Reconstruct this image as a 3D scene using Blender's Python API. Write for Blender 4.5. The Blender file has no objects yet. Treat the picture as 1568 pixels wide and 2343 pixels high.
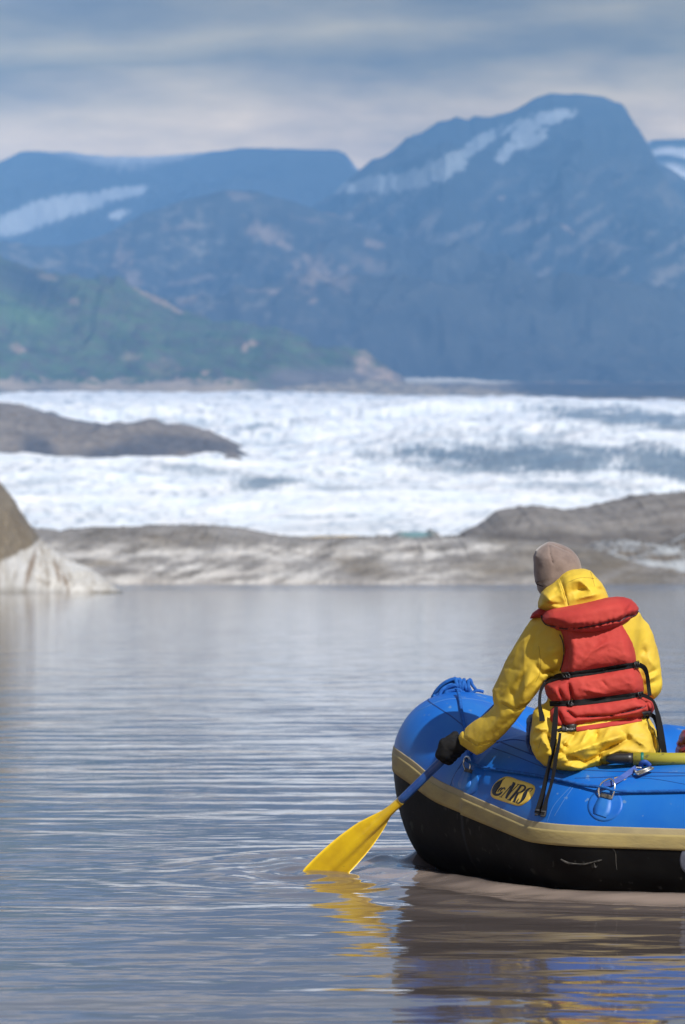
import bpy, bmesh, math, random
import numpy as np
from mathutils import Vector
from mathutils.bvhtree import BVHTree

scene = bpy.context.scene
R = math.radians

# ------------------------------------------------------------------ camera
# measured picture: 1568 x 2343, focal length in those pixels 8540,
# horizon at row 1318, eye 1.175 m over the water
F, PW, PH, HZ, EYE = 8540.0, 1568.0, 2343.0, 1318.0, 1.175
PITCH = math.atan((HZ - PH / 2) / F)
cam_data = bpy.data.cameras.new('camera')
cam = bpy.data.objects.new('camera', cam_data)
scene.collection.objects.link(cam)
cam.location = (0, 0, EYE)
cam.rotation_euler = (math.pi / 2 + PITCH, 0, 0)
cam_data.sensor_fit = 'VERTICAL'
cam_data.sensor_height = 24.0
cam_data.lens = F / PH * 24.0
cam_data.clip_start = 0.5
cam_data.clip_end = 60000
cam_data.dof.use_dof = True
cam_data.dof.focus_distance = 14.0
cam_data.dof.aperture_fstop = 4.2
scene.camera = cam

# ------------------------------------------------------------------ light
SUN = Vector((0.38, -0.66, 0.64)).normalized()
sun_d = bpy.data.lights.new('sun', 'SUN')
sun_d.energy = 4.6
sun_d.angle = R(0.53)
sun_d.color = (1.0, 0.965, 0.91)
sun_o = bpy.data.objects.new('sun', sun_d)
scene.collection.objects.link(sun_o)
sun_o.rotation_euler = SUN.to_track_quat('Z', 'Y').to_euler()
sun_o.location = (20, -20, 30)

world = bpy.data.worlds.new('World')
scene.world = world
world.use_nodes = True
nt = world.node_tree
nt.nodes.clear()
N = nt.nodes.new
L = nt.links.new
out = N('ShaderNodeOutputWorld')
sky = N('ShaderNodeTexSky')
sky.sky_type = 'NISHITA'
sky.sun_disc = False
sky.sun_elevation = math.asin(SUN.z)
sky.sun_rotation = math.atan2(SUN.x, SUN.y)
sky.altitude = 500
bg1 = N('ShaderNodeBackground')
bg1.inputs[1].default_value = 0.10
L(sky.outputs[0], bg1.inputs[0])
tc = N('ShaderNodeTexCoord')
mp = N('ShaderNodeMapping')
mp.inputs['Scale'].default_value = (6, 6, 40)
L(tc.outputs['Generated'], mp.inputs[0])
nz = N('ShaderNodeTexNoise')
nz.inputs['Scale'].default_value = 1.0
nz.inputs['Detail'].default_value = 5
nz.inputs['Roughness'].default_value = 0.5
L(mp.outputs[0], nz.inputs['Vector'])
sep = N('ShaderNodeSeparateXYZ')
L(tc.outputs['Generated'], sep.inputs[0])
# cloud layers by elevation, their edges broken by the noise
ma = N('ShaderNodeMath'); ma.operation = 'MULTIPLY_ADD'
L(nz.outputs['Fac'], ma.inputs[0]); ma.inputs[1].default_value = 0.046
sb = N('ShaderNodeMath'); sb.operation = 'SUBTRACT'
L(sep.outputs['Z'], sb.inputs[0]); sb.inputs[1].default_value = 0.023
L(sb.outputs[0], ma.inputs[2])
mr = N('ShaderNodeMapRange')
mr.inputs['From Min'].default_value = 0.0
mr.inputs['From Max'].default_value = 0.2
L(ma.outputs[0], mr.inputs[0])
cr = N('ShaderNodeValToRGB')
els = cr.color_ramp.elements
SKY_RAMP = [(0.00, (1.10, 0.80, 0.46)), (0.53, (1.08, 0.79, 0.46)), (0.60, (0.98, 0.72, 0.40)),
            (0.65, (0.62, 0.47, 0.24)), (0.69, (0.30, 0.235, 0.10)), (0.73, (0.46, 0.36, 0.17)),
            (0.77, (0.22, 0.175, 0.09)), (0.85, (0.32, 0.285, 0.29)), (1.0, (0.28, 0.27, 0.34))]
els[0].position, els[0].color = 0, (*SKY_RAMP[0][1], 1)
els[1].position, els[1].color = 1, (*SKY_RAMP[-1][1], 1)
for p_, c_ in SKY_RAMP[1:-1]:
    e = els.new(p_); e.color = (*c_, 1)
L(mr.outputs[0], cr.inputs[0])
# billows: brighter and darker patches within the layers
mp3 = N('ShaderNodeMapping'); mp3.inputs['Scale'].default_value = (16, 16, 60)
L(tc.outputs['Generated'], mp3.inputs[0])
nz3 = N('ShaderNodeTexNoise'); nz3.inputs['Scale'].default_value = 1.0; nz3.inputs['Detail'].default_value = 7; nz3.inputs['Roughness'].default_value = .55
L(mp3.outputs[0], nz3.inputs['Vector'])
mb = N('ShaderNodeMapRange'); mb.inputs['From Min'].default_value = .3; mb.inputs['From Max'].default_value = .7
mb.inputs['To Min'].default_value = .48; mb.inputs['To Max'].default_value = 1.46
L(nz3.outputs['Fac'], mb.inputs[0])
vm = N('ShaderNodeVectorMath'); vm.operation = 'SCALE'
L(cr.outputs[0], vm.inputs[0]); L(mb.outputs[0], vm.inputs['Scale'])
bg2 = N('ShaderNodeBackground')
bg2.inputs[1].default_value = 1.0
L(vm.outputs[0], bg2.inputs[0])
# cloud cover: closed near the horizon, broken above
mp2 = N('ShaderNodeMapping'); mp2.inputs['Scale'].default_value = (2.2, 2.2, 6)
L(tc.outputs['Generated'], mp2.inputs[0])
nz2 = N('ShaderNodeTexNoise'); nz2.inputs['Scale'].default_value = 1.5; nz2.inputs['Detail'].default_value = 6
L(mp2.outputs[0], nz2.inputs['Vector'])
cov = N('ShaderNodeMapRange')
cov.inputs['From Min'].default_value = 0.17; cov.inputs['From Max'].default_value = 0.45
cov.inputs['To Min'].default_value = 1.0; cov.inputs['To Max'].default_value = 0.0
L(sep.outputs['Z'], cov.inputs[0])
mc = N('ShaderNodeMapRange')
mc.inputs['From Min'].default_value = 0.45; mc.inputs['From Max'].default_value = 0.62
L(nz2.outputs['Fac'], mc.inputs[0])
mx = N('ShaderNodeMath'); mx.operation = 'MAXIMUM'
L(cov.outputs[0], mx.inputs[0]); L(mc.outputs[0], mx.inputs[1])
ms = N('ShaderNodeMixShader')
L(mx.outputs[0], ms.inputs[0]); L(bg1.outputs[0], ms.inputs[1]); L(bg2.outputs[0], ms.inputs[2])
L(ms.outputs[0], out.inputs[0])

scene.view_settings.view_transform = 'Standard'
scene.view_settings.look = 'None'
scene.view_settings.exposure = 0.2
scene.view_settings.gamma = 1.0
scene.cycles.max_bounces = 6
scene.cycles.volume_bounces = 0

# ------------------------------------------------------------------ helpers
CP, SP = math.cos(PITCH), math.sin(PITCH)


def raydir(px, py):
    a, b = (px - PW / 2) / F, (PH / 2 - py) / F
    return Vector((a, CP - b * SP, SP + b * CP))


def W(px, py, Y):
    d = raydir(px, py)
    k = Y / d.y
    return Vector((d.x * k, Y, EYE + d.z * k))


def to_px(P):
    """P (n,3) -> px, py"""
    x, y, z = P[:, 0], P[:, 1], P[:, 2] - EYE
    fwd = y * CP + z * SP
    up = -y * SP + z * CP
    return PW / 2 + F * x / fwd, PH / 2 - F * up / fwd


def tag(o, label=None, cat=None, group=None, kind=None):
    if label: o['label'] = label
    if cat: o['category'] = cat
    if group: o['group'] = group
    if kind: o['kind'] = kind
    return o


def empty(name, loc, label, cat, group=None):
    o = bpy.data.objects.new(name, None)
    scene.collection.objects.link(o)
    o.location = loc
    o.empty_display_size = 0.1
    return tag(o, label, cat, group)


def mesh_obj(name, verts, faces, mats, parent=None, smooth=True, midx=None):
    me = bpy.data.meshes.new(name)
    v = np.asarray(verts, dtype=float)
    if parent is not None:
        v = v - np.array(parent_origin(parent))
    me.from_pydata([tuple(p) for p in v] if len(v) < 200000 else v.tolist(), [], [tuple(int(i) for i in f) for f in faces])
    if not isinstance(mats, (list, tuple)): mats = [mats]
    for m in mats: me.materials.append(m)
    if midx is not None: me.polygons.foreach_set('material_index', np.asarray(midx, dtype=np.int32))
    if smooth: me.polygons.foreach_set('use_smooth', np.ones(len(me.polygons), dtype=bool))
    me.update()
    o = bpy.data.objects.new(name, me)
    scene.collection.objects.link(o)
    if parent is not None: o.parent = parent
    return o


def parent_origin(p):
    v = Vector((0, 0, 0))
    while p is not None:
        v += p.location
        p = p.parent
    return v


class Geo:
    """collects verts and faces"""
    def __init__(s): s.v, s.f, s.m = [], [], []

    def add(s, v, f, m=0):
        o = len(s.v)
        s.v += [tuple(x) for x in v]
        s.f += [tuple(i + o for i in q) for q in f]
        s.m += [m] * len(f)
        return s

    def obj(s, name, mats, parent=None, smooth=True):
        return mesh_obj(name, s.v, s.f, mats, parent, smooth, s.m)


def tube(g, pts, r, n=8, m=0, cap=True, flat=1.0):
    """round rod along pts; r scalar or list"""
    pts = [Vector(p) for p in pts]
    k = len(pts)
    rs = r if hasattr(r, '__len__') else [r] * k
    v, f = [], []
    t0 = (pts[1] - pts[0]).normalized()
    a = t0.orthogonal().normalized()
    for i, p in enumerate(pts):
        t = (pts[min(i + 1, k - 1)] - pts[max(i - 1, 0)])
        t = t.normalized() if t.length > 1e-9 else t0
        a = (a - a.dot(t) * t)
        a = a.normalized() if a.length > 1e-6 else t.orthogonal().normalized()
        b = t.cross(a)
        for j in range(n):
            th = 2 * math.pi * j / n
            v.append(p + rs[i] * (math.cos(th) * a + math.sin(th) * b * flat))
    for i in range(k - 1):
        for j in range(n):
            f.append((i * n + j, i * n + (j + 1) % n, (i + 1) * n + (j + 1) % n, (i + 1) * n + j))
    if cap:
        f.append(tuple(range(n))[::-1])
        f.append(tuple((k - 1) * n + j for j in range(n)))
    g.add(v, f, m)
    return g


def spline(pts, n=8):
    """Catmull-Rom through pts"""
    P = [np.array(p, float) for p in pts]
    P = [2 * P[0] - P[1]] + P + [2 * P[-1] - P[-2]]
    o = []
    for i in range(1, len(P) - 2):
        for j in range(n):
            t = j / n
            o.append(0.5 * ((2 * P[i]) + (-P[i - 1] + P[i + 1]) * t + (2 * P[i - 1] - 5 * P[i] + 4 * P[i + 1] - P[i + 2]) * t * t
                            + (-P[i - 1] + 3 * P[i] - 3 * P[i + 1] + P[i + 2]) * t ** 3))
    o.append(P[-2])
    return o


_rng = np.random.RandomState(7)
_perm = _rng.permutation(256)
_perm = np.concatenate([_perm, _perm, _perm])
_g3 = _rng.normal(size=(256, 3)); _g3 /= np.linalg.norm(_g3, axis=1)[:, None]


def noise3(P):
    P = np.asarray(P, float)
    i = np.floor(P).astype(np.int64)
    f = P - i
    i &= 255
    u = f * f * f * (f * (f * 6 - 15) + 10)
    res = 0
    for dx in (0, 1):
        wx = u[..., 0] if dx else 1 - u[..., 0]
        for dy in (0, 1):
            wy = u[..., 1] if dy else 1 - u[..., 1]
            for dz in (0, 1):
                wz = u[..., 2] if dz else 1 - u[..., 2]
                h = _perm[_perm[_perm[(i[..., 0] + dx) & 255] + ((i[..., 1] + dy) & 255)] + ((i[..., 2] + dz) & 255)]
                g = _g3[h]
                d = g[..., 0] * (f[..., 0] - dx) + g[..., 1] * (f[..., 1] - dy) + g[..., 2] * (f[..., 2] - dz)
                res = res + wx * wy * wz * d
    return res * 1.6


def fbm(P, oct=4, gain=0.5, ridged=False):
    a, s, r = 1.0, 0.0, 0
    P = np.asarray(P, float)
    for k in range(oct):
        n = noise3(P * 2 ** k + 17.3 * k)
        if ridged: n = 1 - 2 * np.abs(n)
        r = r + a * n; s += a; a *= gain
    return r / s


def xyz(x, y, z=0.0):
    x, y, z = np.broadcast_arrays(x, y, z)
    return np.stack([x, y, z], -1).astype(float)


# ---- implicit surfaces meshed by surface nets
def smin(a, b, k):
    h = np.clip(0.5 + 0.5 * (b - a) / k, 0, 1)
    return b * (1 - h) + a * h - k * h * (1 - h)


def smax(a, b, k): return -smin(-a, -b, k)


def rcone(P, a, b, r1, r2):
    a, b = np.array(a, float), np.array(b, float)
    ab = b - a
    t = np.clip(((P - a) @ ab) / (ab @ ab), 0, 1)
    d = np.linalg.norm(P - a - t[:, None] * ab, axis=1)
    return d - (r1 + (r2 - r1) * t)


def ellip(P, c, r, rot=None):
    q = P - np.array(c, float)
    if rot is not None: q = q @ np.array(rot, float)   # columns are axes
    r = np.array(r, float)
    k0 = np.linalg.norm(q / r, axis=1)
    k1 = np.linalg.norm(q / (r * r), axis=1) + 1e-9
    return k0 * (k0 - 1) / k1


def poly_sd(px, py, poly):
    """signed distance to a polygon, negative inside"""
    V = np.array(poly, float)
    n = len(V)
    d = np.full(px.shape, 1e18)
    s = np.ones(px.shape)
    for i in range(n):
        a, b = V[i], V[i - 1]
        e = b - a
        wx, wy = px - a[0], py - a[1]
        t = np.clip((wx * e[0] + wy * e[1]) / (e @ e), 0, 1)
        d = np.minimum(d, (wx - e[0] * t) ** 2 + (wy - e[1] * t) ** 2)
        c1, c2, c3 = py >= a[1], py < b[1], e[0] * wy > e[1] * wx
        flip = (c1 & c2 & c3) | (~c1 & ~c2 & ~c3)
        s = np.where(flip, -s, s)
    return s * np.sqrt(d)


def seg_d(px, py, a, b):
    a, b = np.array(a, float), np.array(b, float)
    e = b - a
    t = np.clip(((px - a[0]) * e[0] + (py - a[1]) * e[1]) / (e @ e), 0, 1)
    return np.hypot(px - a[0] - e[0] * t, py - a[1] - e[1] * t), t


def pillow(P, poly, yc, T, Rr, px=None, py=None):
    """soft body whose outline is poly (picture units) at depth yc; T half thickness, Rr edge rounding (m)"""
    if px is None: px, py = to_px(P)
    d = poly_sd(px, py, poly) * P[:, 1] / F
    g = np.sqrt((np.maximum(d + Rr, 0) / Rr) ** 2 + ((P[:, 1] - yc) / T) ** 2 + 1e-6) - 1
    return g * np.minimum(Rr, T)


def crease(px, py, lines):
    """sum of soft ridges (amp>0 raises): (x0,y0,x1,y1,width,amp)"""
    s = 0
    for x0, y0, x1, y1, w, a in lines:
        d, t = seg_d(px, py, (x0, y0), (x1, y1))
        s = s + a * np.exp(-np.abs(d / w) ** 1.45) * (0.35 + 0.65 * np.sin(np.pi * np.clip(t, 0.05, 0.95)))
    return s


def sdf_obj(name, func, lo, hi, h, mat, parent=None, steps=2):
    lo, hi = np.array(lo, float), np.array(hi, float)
    n = np.ceil((hi - lo) / h).astype(int) + 1
    ax = [lo[k] + h * np.arange(n[k]) for k in range(3)]
    G = np.stack(np.meshgrid(*ax, indexing='ij'), -1).reshape(-1, 3)
    Fv = np.concatenate([func(G[i:i + 200000]) for i in range(0, len(G), 200000)]).reshape(n)
    Fv[0], Fv[-1], Fv[:, 0], Fv[:, -1], Fv[:, :, 0], Fv[:, :, -1] = (np.maximum(x, 1e-4) for x in (Fv[0], Fv[-1], Fv[:, 0], Fv[:, -1], Fv[:, :, 0], Fv[:, :, -1]))
    S = Fv < 0
    c = n - 1
    cnt = np.zeros(c); acc = np.zeros((*c, 3))
    corners = [(a, b, d) for a in (0, 1) for b in (0, 1) for d in (0, 1)]
    sl = lambda o: tuple(slice(o[k], o[k] + c[k]) for k in range(3))
    for a in corners:
        for k in range(3):
            if a[k] == 0:
                b = list(a); b[k] = 1; b = tuple(b)
                fa, fb = Fv[sl(a)], Fv[sl(b)]
                cross = (fa < 0) != (fb < 0)
                t = np.where(cross, fa / np.where(cross, fa - fb, 1), 0)
                for q in range(3):
                    acc[..., q] += np.where(cross, a[q] + (t if q == k else 0), 0)
                cnt += cross
    act = cnt > 0
    idx = -np.ones(c, dtype=np.int64)
    idx[act] = np.arange(act.sum())
    cell = np.argwhere(act)
    V = lo + h * (cell + acc[act] / cnt[act][:, None])
    faces = []
    for k in range(3):
        u, v = (k + 1) % 3, (k + 2) % 3
        s0 = [slice(None)] * 3; s1 = [slice(None)] * 3
        s0[k] = slice(0, -1); s1[k] = slice(1, None)
        A, B = S[tuple(s0)], S[tuple(s1)]
        for flag in (True, False):
            E = np.argwhere((A != B) & (A == flag))
            ok = (E[:, u] > 0) & (E[:, v] > 0) & (E[:, u] < n[u] - 1) & (E[:, v] < n[v] - 1)
            E = E[ok]
            du = np.zeros(3, int); du[u] = 1
            dv = np.zeros(3, int); dv[v] = 1
            q = [idx[tuple((E - x).T)] for x in (du + dv, dv, 0 * du, du)]
            if not flag: q = q[::-1]
            faces.append(np.stack(q, 1))
    Fc = np.concatenate(faces)
    e = h * 0.25
    for _ in range(steps):
        f0 = func(V)
        g = np.stack([(func(V + e * np.eye(3)[k]) - func(V - e * np.eye(3)[k])) / (2 * e) for k in range(3)], 1)
        g2 = np.maximum((g * g).sum(1), 0.05)
        st = -(f0 / g2)[:, None] * g
        ln = np.linalg.norm(st, axis=1)
        st *= np.minimum(1, 0.5 * h / np.maximum(ln, 1e-9))[:, None]
        V = V + st
    return mesh_obj(name, V, Fc, mat, parent)


def set_colors(o, cols):
    me = o.data
    a = me.color_attributes.new('tint', 'FLOAT_COLOR', 'POINT')
    c = np.ones((len(me.vertices), 4)); c[:, :3] = cols
    a.data.foreach_set('color', c.ravel())


# ---- materials
def mat(name, col, rough=0.5, col2=None, nscale=6, bump=0.0, bscale=60, metal=0.0, spec=0.5, stretch=(1, 1, 1), attr=False, coat=0.0,
        lo=0.4, hi=0.65, sheen=0.0, detail=5, bump2=None, sss=0.0, speck=None, crinkle=None):
    m = bpy.data.materials.new(name)
    m.use_nodes = True
    t = m.node_tree
    b = t.nodes['Principled BSDF']
    b.inputs['Roughness'].default_value = rough
    b.inputs['Metallic'].default_value = metal
    b.inputs['Specular IOR Level'].default_value = spec
    b.inputs['Coat Weight'].default_value = coat
    b.inputs['Sheen Weight'].default_value = sheen
    b.inputs['Base Color'].default_value = (*col, 1)
    c = t.nodes.new('ShaderNodeTexCoord')
    mp = t.nodes.new('ShaderNodeMapping'); mp.inputs['Scale'].default_value = stretch
    t.links.new(c.outputs['Object'], mp.inputs[0])
    base = None
    if attr:
        a = t.nodes.new('ShaderNodeVertexColor'); a.layer_name = 'tint'
        base = a.outputs['Color']
        t.links.new(base, b.inputs['Base Color'])
    if col2 is not None:
        n = t.nodes.new('ShaderNodeTexNoise'); n.inputs['Scale'].default_value = nscale; n.inputs['Detail'].default_value = detail
        t.links.new(mp.outputs[0], n.inputs['Vector'])
        r = t.nodes.new('ShaderNodeMapRange'); r.inputs['From Min'].default_value = lo; r.inputs['From Max'].default_value = hi
        t.links.new(n.outputs['Fac'], r.inputs[0])
        x = t.nodes.new('ShaderNodeMix'); x.data_type = 'RGBA'
        t.links.new(r.outputs[0], x.inputs['Factor'])
        x.inputs[6].default_value = (*col, 1); x.inputs[7].default_value = (*col2, 1)
        if attr:
            x.blend_type = 'MULTIPLY'; x.inputs[7].default_value = (*col2, 1)
            t.links.new(base, x.inputs[6])
        base = x.outputs[2]
        t.links.new(base, b.inputs['Base Color'])
    if speck is not None:
        n = t.nodes.new('ShaderNodeTexNoise'); n.inputs['Scale'].default_value = speck[1]; n.inputs['Detail'].default_value = 3
        t.links.new(c.outputs['Object'], n.inputs['Vector'])
        r = t.nodes.new('ShaderNodeMapRange'); r.inputs['From Min'].default_value = speck[2]; r.inputs['From Max'].default_value = speck[2] + 0.05
        r.inputs['To Max'].default_value = 0.75
        t.links.new(n.outputs['Fac'], r.inputs[0])
        x = t.nodes.new('ShaderNodeMix'); x.data_type = 'RGBA'
        t.links.new(r.outputs[0], x.inputs['Factor'])
        x.inputs[6].default_value = (*col, 1)
        if base is not None: t.links.new(base, x.inputs[6])
        x.inputs[7].default_value = (*speck[0], 1)
        t.links.new(x.outputs[2], b.inputs['Base Color'])
    if bump:
        n = t.nodes.new('ShaderNodeTexNoise'); n.inputs['Scale'].default_value = bscale; n.inputs['Detail'].default_value = 4
        t.links.new(mp.outputs[0], n.inputs['Vector'])
        bp = t.nodes.new('ShaderNodeBump'); bp.inputs['Strength'].default_value = 1.0; bp.inputs['Distance'].default_value = bump
        t.links.new(n.outputs['Fac'], bp.inputs['Height'])
        if crinkle:
            n = t.nodes.new('ShaderNodeTexNoise'); n.noise_type = 'RIDGED_MULTIFRACTAL'
            n.inputs['Scale'].default_value = crinkle[0]; n.inputs['Detail'].default_value = 2
            n.inputs['Distortion'].default_value = .4
            t.links.new(c.outputs['Object'], n.inputs['Vector'])
            b2 = t.nodes.new('ShaderNodeBump'); b2.inputs['Distance'].default_value = crinkle[1]
            t.links.new(n.outputs['Fac'], b2.inputs['Height']); t.links.new(bp.outputs[0], b2.inputs['Normal'])
            bp = b2
        t.links.new(bp.outputs[0], b.inputs['Normal'])
    return m

# ------------------------------------------------------------------ land
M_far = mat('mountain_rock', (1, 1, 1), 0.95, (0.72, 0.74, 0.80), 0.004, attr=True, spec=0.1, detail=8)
M_green = mat('green_slope', (1, 1, 1), 0.95, (0.62, 0.66, 0.70), 0.012, attr=True, spec=0.1, detail=8)
M_till = mat('moraine_till', (1, 1, 1), 0.95, (0.70, 0.68, 0.66), 0.12, bump=0.5, bscale=0.6, attr=True, spec=0.1, detail=9)
M_ice = mat('glacier_ice', (1, 1, 1), 0.65, (0.86, 0.92, 0.97), 0.05, bump=1.2, bscale=0.12, attr=True, spec=0.3, detail=9)
M_berg = mat('iceberg_ice', (1, 1, 1), 0.45, (0.80, 0.77, 0.72), 0.7, bump=0.05, bscale=3, attr=True, spec=0.4, detail=6)


def interp(px, pts):
    p = np.array(pts, float)
    return np.interp(px, p[:, 0], p[:, 1])


def blob(px, py, cx, cy, rx, ry, rot=0.0, soft=0.85):
    c, s = math.cos(R(rot)), math.sin(R(rot))
    dx, dy = px - cx, py - cy
    u, v = (dx * c + dy * s) / rx, (-dx * s + dy * c) / ry
    d = np.sqrt(u * u + v * v)
    return np.clip((1 - d) / soft, 0, 1)


def hill(name, sil, Yr, Yb, zb, Yback, nx, ny, amp, wl, color, mt, prof=1.0, jag=0.0, px0=-120, px1=1690, stretch=(1, 1), label=None, seed=0.0, ridged=True):
    """terrain with its crest at distance Yr; sil gives crest height against the sky from the eye point"""
    cx = np.linspace(px0, px1, nx)
    X = (cx - PW / 2) * Yr / F
    zr = EYE + (HZ - interp(cx, sil)) * Yr / F
    zr = zr + jag * (.6 * fbm(xyz(X / (wl * 0.35), seed, 5.0), 3) + .8 * fbm(xyz(X / (wl * 0.07), seed, 2.0), 3))
    t = np.linspace(0, 1, ny)
    nb = max(4, ny // 8)
    tb = np.linspace(0, 1, nb + 1)[1:]
    Y = np.concatenate([Yb + (Yr - Yb) * t, Yr + (Yback - Yr) * tb])
    pr = np.concatenate([t ** prof, 1 - tb ** 1.3])
    env = np.concatenate([np.sin(np.pi * t) ** 0.6 * (1 - t ** 5), 0 * tb])
    XX, YY = np.meshgrid(X, Y)
    Z = zb + (zr[None, :] - zb) * pr[:, None]
    rel = fbm(xyz(XX / wl * stretch[0], YY / wl * stretch[1], seed), 6, 0.5, ridged=ridged)
    Z = Z + amp * env[:, None] * (rel - 0.25) * np.clip((zr[None, :] - zb) / np.maximum(np.ptp(zr), 1e-3), 0.15, 1)
    V = np.stack([XX, YY, Z], -1).reshape(-1, 3)
    nyT = len(Y)
    i = np.arange(nyT - 1)[:, None] * nx + np.arange(nx - 1)[None, :]
    Fc = np.stack([i, i + 1, i + nx + 1, i + nx], -1).reshape(-1, 4)
    o = mesh_obj(name, V, Fc, mt)
    px, py = to_px(V)
    set_colors(o, color(px, py, V, rel.reshape(-1)))
    tag(o, label, kind='structure')
    return o


def mixc(a, b, f):
    return a * (1 - f[:, None]) + b * f[:, None]


C = lambda *c: np.array(c, float)[None, :]

# far snowy ridge at the right edge
def c_snow(px, py, V, rel):
    n = fbm(V / 500.0, 4)
    c = mixc(C(.75, .75, .75), C(.03, .04, .05), np.clip((rel - .45) * 4 + 3 * blob(px, py, 1552, 322, 70, 14), 0, 1))
    return c
hill('snowfield', [(1300, 420), (1440, 330), (1500, 318), (1568, 316), (1700, 325)], 19000, 16500, 1400, 20000, 120, 60, 120, 900, c_snow, M_far, px0=1350)

# left massif, its flat top reaching into the cloud
SIL_L = [(-150, 440), (-60, 400), (0, 368), (45, 346), (100, 344), (170, 348), (240, 356), (330, 358), (390, 354), (450, 346), (550, 338), (650, 338), (770, 341), (790, 348), (821, 385), (870, 440), (1000, 560), (1250, 700), (1700, 720)]
def c_left(px, py, V, rel):
    c = np.repeat(C(.040, .048, .058), len(px), 0)
    n = fbm(V / 260.0, 5); n2 = fbm(np.stack([px / 14, py / 30, 0 * px], 1), 4)
    w = 0.55 * n2 + 0.4 * n
    s = np.maximum.reduce([blob(px, py, 130, 478, 200, 38, -14), blob(px, py, 270, 442, 105, 20, -8), blob(px, py, 20, 520, 110, 28, -6), blob(px, py, 270, 490, 38, 16, -20), blob(px, py, 60, 500, 160, 34, -12)])
    c = mixc(c, C(.30, .32, .34), np.clip((s * 2.2 + w * 2.2 - .45) * 1.4, 0, 1) * np.clip(s * 4, 0, 1))
    # summit edge paled in colour, standing in for cloud veiling it
    sy = interp(px, SIL_L); dp = 7 + 34 * np.clip(1 - np.abs(px - 290) / 210, 0, 1)
    c = mixc(c, C(.34, .34, .34), np.clip((sy + dp * (1 + .4 * n2) - py) / dp, 0, 1) * np.clip((px - 60) / 120, 0, 1) * np.clip((560 - px) / 120, .0, 1))
    s = blob(px, py, 818, 378, 14, 12, 30)
    return mixc(c, C(.7, .7, .7), np.clip(s + w * .5 * (s > 0), 0, 1))
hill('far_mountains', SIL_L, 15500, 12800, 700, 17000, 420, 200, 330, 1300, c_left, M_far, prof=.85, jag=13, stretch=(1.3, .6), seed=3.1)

# the big peak
SIL_P = [(560, 640), (700, 500), (784, 428), (834, 382), (880, 352), (944, 307), (965, 300), (999, 279), (1030, 268), (1044, 260), (1062, 266), (1074, 268), (1084, 261), (1124, 267), (1150, 262), (1184, 248), (1210, 233), (1234, 219), (1259, 212), (1320, 213), (1384, 219), (1424, 237), (1438, 256), (1449, 282), (1462, 295), (1484, 332), (1494, 350), (1504, 369), (1544, 389), (1568, 409), (1620, 440), (1750, 540)]
def c_peak(px, py, V, rel):
    c = np.repeat(C(.034, .044, .056), len(px), 0)
    w = fbm(np.stack([px / 22 + py / 40, py / 16 - px / 60, 0 * px], 1), 5)
    g = fbm(np.stack([px / 60 + py / 45, (py - px * .6) / 110, 0 * px + 9], 1), 4)
    c = mixc(c, C(.15, .14, .13), np.clip(g * 2.4 + w * .8 + .05, 0, .9) * np.clip((py - 330) / 200, 0.1, 1))
    s = np.maximum.reduce([blob(px, py, 850, 420, 125, 22, -12), blob(px, py, 940, 412, 120, 30, -12), blob(px, py, 1015, 385, 75, 36, -24), blob(px, py, 1085, 335, 90, 20, -36),
                           blob(px, py, 1170, 292, 45, 9, -40)])
    c = mixc(c, C(.27, .30, .32), np.clip((s * 2.3 + w * 1.8 - .40) * 1.4, 0, 1) * np.clip(s * 4, 0, 1) * .85)
    s = np.maximum.reduce([blob(px, py, 1265, 268, 72, 22, -12), blob(px, py, 1205, 302, 70, 32, -46), blob(px, py, 1160, 345, 50, 20, -52), blob(px, py, 1225, 318, 48, 18, -35)])
    c = mixc(c, C(.33, .36, .38), np.clip((s * 2.3 + w * 1.8 - .40) * 1.4, 0, 1) * np.clip(s * 4, 0, 1) * .9)
    s = np.maximum.reduce([blob(px, py, 1148, 453, 14, 7), blob(px, py, 1160, 610, 32, 10, 20), blob(px, py, 860, 555, 16, 10, 20), blob(px, py, 1300, 525, 26, 7, 30), blob(px, py, 1265, 790, 50, 22, -25)])
    c = mixc(c, C(.26, .20, .16), np.clip((s + w * .6 - .3) * 2, 0, .55))
    return c
hill('peak', SIL_P, 13500, 9800, 420, 16000, 460, 260, 420, 1500, c_peak, M_far, prof=.9, jag=17, stretch=(1.4, .5), seed=8.7, px0=500)

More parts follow.
